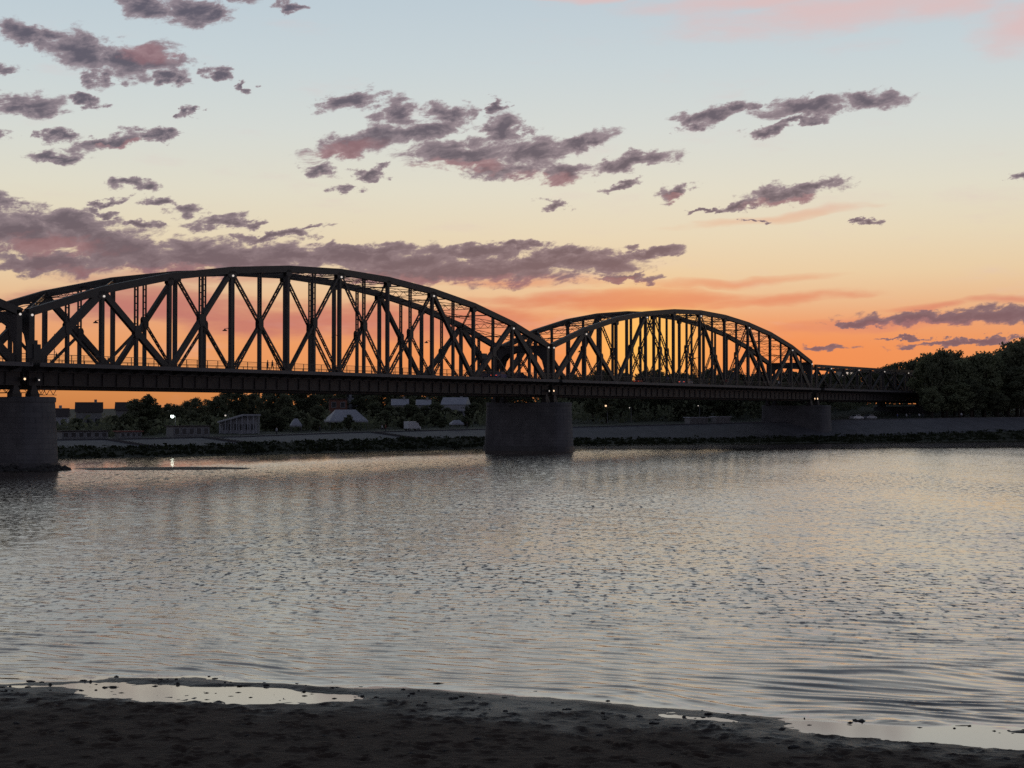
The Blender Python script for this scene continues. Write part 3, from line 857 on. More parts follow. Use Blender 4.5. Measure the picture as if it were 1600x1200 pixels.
def sample_bank(s, off):
    """point on the far bank: s = position along the line in vertex units, off metres inland"""
    i = int(s); f = s - i
    g = lambda A: A[i] * (1 - f) + A[i + 1] * f
    x, y, zb, zt, hl = g(LX), g(LY), g(LZB), g(LZT), g(HILL)
    if off <= 0: z = 0
    elif off <= 7: z = zb * off / 7
    elif off <= 20: z = zb + (zt - zb) * (off - 7) / 13
    else: z = zt + (hl - zt) * min(1, max(0, (off - 30) / 60.0))
    return x - 0.6 * off, y + 0.8 * off, z

# weeds and low scrub on the lower bank
def leaf_cards(mb, c, r, n, rng, s0, s1, flat=1.0):
    for _ in range(n):
        d = V3((rng.gauss(0, 1), rng.gauss(0, 1), rng.gauss(0, 1) * flat))
        d.normalize()
        p = V3(c) + V3((d.x * r[0], d.y * r[1], d.z * r[2])) * (rng.random() ** 0.35)
        s = rng.uniform(s0, s1)
        a = V3((rng.gauss(0, 1), rng.gauss(0, 1), rng.gauss(0, 1))).normalized()
        b = a.cross(V3((rng.gauss(0, 1), rng.gauss(0, 1), rng.gauss(0, 1)))).normalized()
        mb.quad(p - a * s - b * s * 0.6, p + a * s - b * s * 0.6, p + a * s * 0.7 + b * s * 0.7, p - a * s * 0.6 + b * s * 0.6)

def fast_build(mb, name, m, parent=None):
    me = bpy.data.meshes.new(name)
    me.from_pydata(mb.v, [], mb.f)
    me.materials.append(m)
    return link_mesh(name, me, parent)

rng = random.Random(21)
mb = MB()
for k in range(3600):
    s = rng.uniform(11, len(LX) - 13)
    off = rng.uniform(1.0, 8.0) if rng.random() < 0.8 else rng.uniform(0.2, 2)
    x, y, z = sample_bank(s, off)
    h = rng.uniform(0.14, 0.42) * (1.6 if rng.random() < 0.15 else 1)
    leaf_cards(mb, (x, y, z + h * 0.5), (rng.uniform(0.4, 1.3), rng.uniform(0.4, 1.3), h * 0.7), 8, rng, 0.1, 0.32)
tag(fast_build(mb, 'undergrowth', M['weeds']), 'dark weeds and scrub along the foot of the paved far bank', 'undergrowth', kind='stuff')

# stairways let into the paved slope
for (tx_, lab) in ((-62, 'narrow stone stairway down the paved slope below the red roofed kiosk'), (-47, 'stone stairway down the paved slope in front of the white pavilion'),
                   (-17, 'stone stairway down the paved slope beside the white van')):
    s = float(np.interp(tx_, LX, np.arange(len(LX))))
    x0, y0, z0 = sample_bank(s, 7.2); x1, y1, z1 = sample_bank(s - 2.0, 19.8)
    root = empty('stairway', (x0, y0, z0))
    tag(root, lab, 'stairway', 'stairways on the far bank')
    n = 14
    tdir = V3((0.8, 0.6, 0))
    st = MB().beam((-0.0, 0, 0), (0.42, 0.56, 0), 2.0, 0.34, (0.8, -0.6, 0)).mesh('step', M['stone_wet'])
    for k in range(n):
        f = (k + 0.5) / n
        c = link_mesh('step', st, root)
        c.location = ((x1 - x0) * f, (y1 - y0) * f, (z1 - z0) * f + 0.16)

# low mud bar standing out of the calm water behind the first pier
def mud_bar(name, cx, cy, L, B, h, ang, label, seed):
    u = np.linspace(-1, 1, 60); v = np.linspace(-1, 1, 26)
    U, Vv = np.meshgrid(u, v, indexing='ij')
    d = np.sqrt(U ** 2 + Vv ** 2) + (fbm(U * 3 + 7, Vv * 2 + 3, seed, 4) - 0.5) * 0.45
    Z = h * (1 - d) * 1.6 + (fbm(U * 9, Vv * 5, seed + 3, 3) - 0.5) * h * 0.5
    X = U * L * 1.25; Yv = Vv * B * 1.25
    me = grid_mesh(name, X * math.cos(ang) - Yv * math.sin(ang), X * math.sin(ang) + Yv * math.cos(ang), np.minimum(Z, h) - 0.03, M['mud'])
    o = link_mesh(name, me, None, (cx, cy, 0))
    return tag(o, label, 'mudbank')
mud_bar('mud_bar', -49.0, 219.5, 10.5, 5.5, 0.22, 0.05, 'long dark mud bar in the calm water beside the near pier', 5)

# ------------------------------------------------------------------ the bridge
TH = 0.96447
U0 = V3((-66.704, 215.698, 0)); UD = V3((math.cos(TH), math.sin(TH), 0)); VD = V3((-math.sin(TH), math.cos(TH), 0))
ZD = 14.70
WT = 12.62
def bridge_pt(u, v, z=0.0):
    p = U0 + UD * u + VD * v
    return (p.x, p.y, z)

def sweep_xz(pts, y, w, h):
    """rectangular bar along a polyline in the xz plane, mitred"""
    mb = MB(); rings = []
    for i, (x, z) in enumerate(pts):
        a = pts[max(i - 1, 0)]; b = pts[min(i + 1, len(pts) - 1)]
        t = V3((b[0] - a[0], 0, b[1] - a[1])).normalized(); n = V3((-t.z, 0, t.x))
        p = V3((x, y, z))
        rings.append([p + n * (h / 2 * j) + V3((0, w / 2 * i_, 0)) for i_, j in ((-1, -1), (1, -1), (1, 1), (-1, 1))])
    for r in rings: mb.v += [tuple(q) for q in r]
    for i in range(len(rings) - 1):
        for k in range(4):
            j = (k + 1) % 4
            mb.f.append((i * 4 + k, i * 4 + j, i * 4 + 4 + j, i * 4 + 4 + k)); mb.m.append(0)
    n = len(rings)
    mb.f.append((3, 2, 1, 0)); mb.f.append(tuple((n - 1) * 4 + k for k in range(4))); mb.m += [0, 0]
    return mb

def laced(p, q, depth, gap, pitch=0.9, bar=0.12):
    """member of two side plates 'gap' apart across the truss, joined by lacing bars"""
    mb = MB(); p = V3(p); q = V3(q)
    o = V3((0, gap / 2, 0))
    mb.beam(p - o, q - o, 0.07, depth); mb.beam(p + o, q + o, 0.07, depth)
    L = (q - p).length; n = max(2, int(L / pitch)); d = (q - p) / n
    nrm = (q - p).normalized().cross(V3((0, 1, 0)))
    for s in (-1, 1):
        e = nrm * (depth / 2 * s * 0.96)
        for k in range(n):
            a = p + d * k; b = p + d * (k + 1)
            sg = 1 if k % 2 else -1
            mb.beam(a + o * sg + e, b - o * sg + e, bar, 0.03, (d.normalized().cross(nrm)))
    return mb

def ladder(p, q, gap, bar=0.13, pitch=0.95):
    """battened hanger: two angles in the plane of the truss with cross battens"""
    mb = MB(); p = V3(p); q = V3(q)
    o = V3((gap / 2, 0, 0))
    mb.beam(p - o, q - o, 0.3, bar); mb.beam(p + o, q + o, 0.3, bar)
    L = (q - p).length; n = max(1, int(L / pitch))
    for k in range(1, n + 1):
        c = p + (q - p) * (k / (n + 0.5))
        mb.beam(c - o, c + o, 0.26, 0.16)
    return mb

def lattice(p, q, depth, pitch=0.9, t=0.1):
    mb = MB(); p = V3(p); q = V3(q)
    z = V3((0, 0, depth / 2))
    sd_ = (q - p).normalized().cross(V3((0, 0, 1)))
    mb.beam(p - z, q - z, 0.14, t, sd_); mb.beam(p + z, q + z, 0.14, t, sd_)
    n = max(2, int((q - p).length / pitch)); d = (q - p) / n
    for k in range(n):
        s = 1 if k % 2 else -1
        mb.beam(p + d * k + z * s, p + d * (k + 1) - z * s, 0.05, 0.07, sd_)
    return mb

def gusset(x, y, z, w, h, cut=0.3):
    mb = MB()
    pts = [(x - w / 2, z - h / 2 + h * cut), (x - w / 2 + w * cut, z - h / 2), (x + w / 2 - w * cut, z - h / 2), (x + w / 2, z - h / 2 + h * cut),
           (x + w / 2, z + h / 2 - h * cut), (x + w / 2 - w * cut, z + h / 2), (x - w / 2 + w * cut, z + h / 2), (x - w / 2, z + h / 2 - h * cut)]
    for s in (-1, 1):
        mb.poly_prism(pts, 'y', y + s * 0.37 - 0.03, y + s * 0.37 + 0.03)
    return mb

def railing_panel(x0, x1, y):
    mb = MB()
    n = 6; st = (x1 - x0) / n
    for k in range(n):
        xx = x0 + st * (k + 0.5)
        mb.box(xx - 0.045, xx + 0.045, y - 0.04, y + 0.04, -0.05, 1.12)
    mb.box(x0, x1, y - 0.045, y + 0.045, 1.1, 1.18)
    for z in (0.28, 0.5, 0.72, 0.92):
        mb.box(x0, x1, y - 0.018, y + 0.018, z - 0.018, z + 0.018)
    return mb

def deck_parts(root, L, panels):
    S = M['steel_deck']
    p = L / panels
    mb = MB().box(0, L, 0.6, WT - 0.6, -0.42, -0.10)
    mb.build('roadway', M['asphalt'], root)
    for s, nm in ((-1, 0), (1, 1)):
        y = (lambda t: -t) if s < 0 else (lambda t: WT + t)
        ya, yb = sorted((y(2.6), y(0.55)))
        MB().box(0, L, ya, yb, -0.3, -0.07).build('walkway', M['asphalt'], root)
        ya, yb = sorted((y(2.78), y(2.603)))
        MB().box(0, L, ya, yb, -0.56, 0.0).build('fascia_beam', M['fascia'], root)
        MB().box(0, L, y(0) - 0.35, y(0) + 0.35, -1.25, -0.36).build('bottom_chord', M['steel'], root)
        g = MB()
        g.box(0, L, y(0) - 0.03, y(0) + 0.03, -3.05, -1.25)
        g.box(0, L, y(0) - 0.3, y(0) + 0.3, -3.12, -3.05)
        k = 0
        while k * 2.6 < L:
            g.box(k * 2.6 + 0.1, k * 2.6 + 0.16, y(0) - 0.22, y(0) + 0.22, -3.05, -1.25); k += 1
        g.build('plate_girder', S, root)
        b = MB(); k = 0
        while k * 2.6 < L - 0.5:
            xx = k * 2.6 + 0.6
            a0, a1 = (-2.6, -0.36) if s < 0 else (WT + 2.6, WT + 0.36)
            b.quad_prism([(xx, a0, -0.56), (xx, a1, -0.56), (xx, a1, -1.2), (xx, a0, -0.72)], [(xx + 0.08, a0, -0.56), (xx + 0.08, a1, -0.56), (xx + 0.08, a1, -1.2), (xx + 0.08, a0, -0.72)])
            k += 1
        b.build('walkway_brackets', S, root)
        for k in range(panels):
            railing_panel(k * p, (k + 1) * p, y(2.66)).build('railing', M['steel'], root)
    fb_ = MB().box(-0.12, 0.12, 0.36, WT - 0.36, -2.95, -0.43).mesh('floor_beam', S)
    k = 0
    while k * p / 2 <= L + 0.01:
        o = link_mesh('floor_beam', fb_, root, (min(max(k * p / 2, 0.2), L - 0.2), 0, 0)); k += 1
    for yy in (1.6, WT / 2, WT - 1.6):
        MB().beam((0, yy, -3.35), (L, yy, -3.35), 0.22, 0.34).build('inspection_rail', S, root)
    for xx in (0.9, L - 0.9):
        for yy in (0, WT):
            bb = MB().box(xx - 0.75, xx + 0.75, yy - 0.6, yy + 0.6, -4.72, -4.2)
            bb.quad_prism([(xx - 0.7, yy - 0.5, -4.2), (xx + 0.7, yy - 0.5, -4.2), (xx + 0.7, yy + 0.5, -4.2), (xx - 0.7, yy + 0.5, -4.2)],
                          [(xx - 0.3, yy - 0.35, -3.12), (xx + 0.3, yy - 0.35, -3.12), (xx + 0.3, yy + 0.35, -3.12), (xx - 0.3, yy + 0.35, -3.12)])
            bb.build('bearing', S, root)
    for xx in (0.35, L - 0.35):
        lattice((xx, 0.4, -3.7), (xx, WT - 0.4, -3.7), 0.8, 1.0).build('end_cross_frame', S, root)

HT = [6.9, 10.85, 13.75, 15.7, 16.9, 17.35, 16.9, 15.7, 13.75, 10.85, 6.9]
PAN = 13.0
def arched_span():
    root = empty('arched_truss_span')
    S = M['steel']
    L = 130.0
    deck_parts(root, L, 10)
    for y in (0.0, WT):
        pts = [(k * PAN, HT[k]) for k in range(11)]
        sweep_xz(pts, y, 0.8, 1.08).build('top_chord', S, root)
        for k in range(11):
            if k in (0, 10):
                xx = 0.45 if k == 0 else L - 0.45
                MB().beam((xx, y, -0.4), (xx, y, HT[k] + 0.3), 0.8, 0.9).build('end_post', S, root)
            else:
                w = 0.56 if k in (1, 9) else 0.5
                MB().beam((k * PAN, y, -0.4), (k * PAN, y, HT[k] - 0.4), 0.62, w).build('post', S, root)
        for k in range(10):
            odd, evn = (k, k + 1) if k % 2 else (k + 1, k)
            top = V3((odd * PAN, y, HT[odd] - 0.2)); bot = V3((evn * PAN, y, -0.5))
            if evn == 0: bot = V3((0.6, y, -0.5))
            if evn == 10: bot = V3((L - 0.6, y, -0.5))
            e = min(k, 9 - k)
            if e <= 2:
                dp = (1.15, 0.92, 0.74)[e]
                m_ = MB()
                m_.beam(top, bot, 0.66, dp)
                m_.build('diagonal', S, root)
            else:
                laced(top, bot, 0.36, 0.62).build('diagonal', S, root)
            mid = (top + bot) / 2
            chord_mid = (HT[k] + HT[k + 1]) / 2
            ladder((mid.x, y, mid.z + 0.2), (mid.x, y, chord_mid - 0.45), 0.56).build('battened_hanger', S, root)
            MB().beam((mid.x, y, mid.z - 0.3), (mid.x, y, -0.45), 0.5, 0.46).build('sub_post', S, root)
            foot = V3((odd * PAN, y, -0.45))
            laced(mid, foot, 0.26, 0.46).build('sub_diagonal', S, root)
            gusset(mid.x, y, mid.z, 1.05, 1.9, 0.22).build('gusset_plate', S, root)
        for k in range(1, 10):
            gusset(k * PAN, y, HT[k] - 0.7, 1.9 if k % 2 else 1.2, 1.1, 0.2).build('gusset_plate', S, root)
            gusset(k * PAN, y, -0.15, 2.2, 0.9).build('gusset_plate', S, root)
    for k in range(1, 10):
        lattice((k * PAN, 0.3, HT[k] - 0.2), (k * PAN, WT - 0.3, HT[k] - 0.2), 0.85).build('top_strut', S, root)
    for k in range(10):
        a = V3((k * PAN, 0.3, HT[k] - 0.1)); b = V3(((k + 1) * PAN, WT - 0.3, HT[k + 1] - 0.1))
        c = V3((k * PAN, WT - 0.3, HT[k] - 0.35)); d = V3(((k + 1) * PAN, 0.3, HT[k + 1] - 0.35))
        lattice(a, b, 0.5, 1.2, 0.09).build('lateral_brace', S, root)
        lattice(c, d, 0.5, 1.2, 0.09).build('lateral_brace', S, root)
        xm = (k + 0.5) * PAN; zm = (HT[k] + HT[k + 1]) / 2
        MB().beam((xm, 0.3, zm), (xm, WT - 0.3, zm), 0.18, 0.2, (1, 0, 0)).build('cross_tie', S, root)
    # portal frames with an arched opening at both ends
    for xx in (0.45, L - 0.45):
        n = 18; low = []
        for i in range(n + 1):
            t = i / n; yy = 0.35 + (WT - 0.7) * t
            e = abs(2 * t - 1)
            zz = HT[0] - 1.15 - 4.0 * max(0, 1 - math.sqrt(max(0, 1 - (max(0, e - 0.30) / 0.70) ** 2)))
            low.append((yy, zz))
        pm = MB()
        for i in range(n):
            (ya, za), (yb, zb) = low[i], low[i + 1]
            pm.quad_prism([(xx - 0.3, ya, za), (xx + 0.3, ya, za), (xx + 0.3, ya, HT[0] + 0.2), (xx - 0.3, ya, HT[0] + 0.2)],
                          [(xx - 0.3, yb, zb), (xx + 0.3, yb, zb), (xx + 0.3, yb, HT[0] + 0.2), (xx - 0.3, yb, HT[0] + 0.2)])
        pm.build('portal_frame', S, root)
    # small node lamps and the street lamps hung inside the near truss
    lm = MB().tube([(0, -0.08, 0), (0, 0.08, 0)], [0.16, 0.16], 8).mesh('node_lamp', M['lamp_white'])
    for k in (0, 1, 3, 5, 7, 9, 10):
        link_mesh('node_lamp', lm, root, (k * PAN + (0.4 if k == 0 else -0.4 if k == 10 else 0), -0.5, HT[k] - (0.9 if 0 < k < 10 else 0.3)))
    for k in (1, 3, 5, 7, 9):
        x = k * PAN
        arm = MB().tube([(x, 0.25, 6.2), (x, 0.7, 6.55), (x, 1.3, 6.45)], [0.05, 0.045, 0.04], 6).build('lamp_arm', M['black'], root)
        hd = MB()
        hd.tube([(x, 1.3, 6.5), (x, 1.3, 6.35), (x, 1.3, 6.22), (x, 1.3, 6.12)], [0.08, 0.14, 0.36, 0.4], 10)
        hd.build('lamp_shade', M['black'], arm)
    return root

def flat_span():
    root = empty('flat_truss_span')
    S = M['steel']
    L = 80.0; h = 6.2; p = 10.0
    deck_parts(root, L, 8)
    for y in (0.0, WT):
        MB().beam((0, y, h), (L, y, h), 0.7, 0.75).build('top_chord', S, root)
        for k in range(9):
            xx = min(max(k * p, 0.4), L - 0.4)
            MB().beam((xx, y, -0.4), (xx, y, h - 0.3), 0.5, 0.7 if k in (0, 8) else 0.3).build('post', S, root)
        for k in range(8):
            odd, evn = (k, k + 1) if k % 2 else (k + 1, k)
            MB().beam((odd * p, y, h - 0.2), (min(max(evn * p, 0.5), L - 0.5), y, -0.5), 0.5, 0.45).build('diagonal', S, root)
    for k in range(9):
        xx = min(max(k * p, 0.4), L - 0.4)
        lattice((xx, 0.3, h - 0.1), (xx, WT - 0.3, h - 0.1), 0.6).build('top_strut', S, root)
    for k in range(8):
        lattice((k * p, 0.3, h), ((k + 1) * p, WT - 0.3, h), 0.35, 1.2, 0.08).build('lateral_brace', S, root)
    lm = MB().tube([(0, -0.08, 0), (0, 0.08, 0)], [0.15, 0.15], 8).mesh('node_lamp', M['lamp_white'])
    for k in (1, 3, 5, 7):
        link_mesh('node_lamp', lm, root, (k * p, -0.45, h - 0.55))
    return root

sp = arched_span()
GR = 'arched truss spans of the bridge'
spans = [sp]
for (u, lab), o in zip(((0.0, 'large arched steel truss span between the two tall stone piers'),
                        (131.2, 'farther arched steel truss span with the sunset glow behind it'),
                        (-131.2, 'arched truss span of which only the end shows at the left picture edge')), (sp, copy_tree(sp), copy_tree(sp))):
    o.location = bridge_pt(u, 0, ZD); o.rotation_euler = (0, 0, TH)
    tag(o, lab, 'bridge span', GR)
fs = flat_span()
for (u, lab), o in zip(((264.0, 'low flat topped truss span beyond the last arch'), (345.2, 'landward flat truss span disappearing behind the trees on the bank')), (fs, copy_tree(fs))):
    o.location = bridge_pt(u, 0, ZD); o.rotation_euler = (0, 0, TH)
    tag(o, lab, 'bridge span', 'flat truss spans at the end of the bridge')

# ------------------------------------------------------------------ piers
def pier(u, zbase, label, thick=5.2, va=-4.6, vb=WT + 2.4):
    root = empty('bridge_pier', bridge_pt(u, 0, 0), TH)
    tag(root, label, 'bridge pier', 'stone piers of the bridge')
    def ring(t, a, b, z):
        pts = []
        n = 9
        r = t / 2
        for i in range(n + 1):
            an = -PI + PI * i / n
            pts.append((math.cos(an) * r * 1.0, a + r * 0.62 + math.sin(an) * r * 0.62, z))
        for i in range(n + 1):
            an = PI * i / n
            pts.append((math.cos(an) * r, b - r * 0.62 + math.sin(an) * r * 0.62, z))
        return pts
    def stack(rs):
        mb = MB(); n = len(rs[0])
        for r in rs: mb.v += r
        for i in range(len(rs) - 1):
            for k in range(n):
                j = (k + 1) % n
                mb.f.append((i * n + k, i * n + j, i * n + n + j, i * n + n + k)); mb.m.append(0)
        mb.f.append(tuple(reversed(range(n)))); mb.f.append(tuple((len(rs) - 1) * n + k for k in range(n))); mb.m += [0, 0]
        return mb
    top = 10.0
    stack([ring(thick + 1.5, va - 0.75, vb + 0.75, zbase - 1.5), ring(thick + 1.4, va - 0.7, vb + 0.7, zbase + 1.0)]).build('plinth', M['stone_wet'], root)
    stack([ring(thick + 0.9, va - 0.45, vb + 0.45, zbase + 1.0), ring(thick + 0.1, va - 0.05, vb + 0.05, top - 0.75)]).build('shaft', M['stone'], root)
    stack([ring(thick + 0.3, va - 0.15, vb + 0.15, top - 0.75), ring(thick + 0.36, va - 0.18, vb + 0.18, top - 0.15), ring(thick - 0.1, va + 0.05, vb - 0.05, top)]).build('coping', M['stone'], root)
    return root
pier(-0.6, 0.0, 'tall stone pier with rubble at its foot, cut off by the left edge')
pier(130.6, 0.0, 'tall stone pier standing in the river between the two arches')
pier(262.6, 0.3, 'stone pier on the far bank under the end of the second arch')
pier(344.6, 5.0, 'stone pier on land at the end of the low flat span', 4.0)

# rubble apron round the first pier
def boulder(rng, r):
    bm = bmesh.new()
    bmesh.ops.create_icosphere(bm, subdivisions=1, radius=r)
    for v in bm.verts:
        v.co *= rng.uniform(0.7, 1.2); v.co.z *= 0.7
    return bm
rng = random.Random(8)
mb = MB()
for k in range(420):
    a = rng.uniform(0, 2 * PI)
    rr = rng.random() ** 0.7
    bu = math.cos(a) * (3.4 + 3.2 * rr); bv = math.sin(a) * (9.5 + 3.0 * rr) + 5.2
    if rng.random() < 0.22:
        bu = rng.uniform(3, 9); bv = rng.uniform(8, 17)
    x, y, _ = bridge_pt(-0.6 + bu, bv)
    zt = 1.15 * (1 - rr) * rng.uniform(0.5, 1.1)
    b = boulder(rng, rng.uniform(0.25, 0.65))
    o_ = len(mb.v)
    mb.v += [(v.co.x + x, v.co.y + y, v.co.z + zt * 0.9 - 0.05) for v in b.verts]
    b.verts.index_update()
    for f in b.faces: mb.f.append(tuple(o_ + v.index for v in f.verts)); mb.m.append(0)
    b.free()
tag(mb.build('rubble', M['rock']), 'heap of dark rubble stones round the foot of the near pier', 'rubble', kind='stuff')

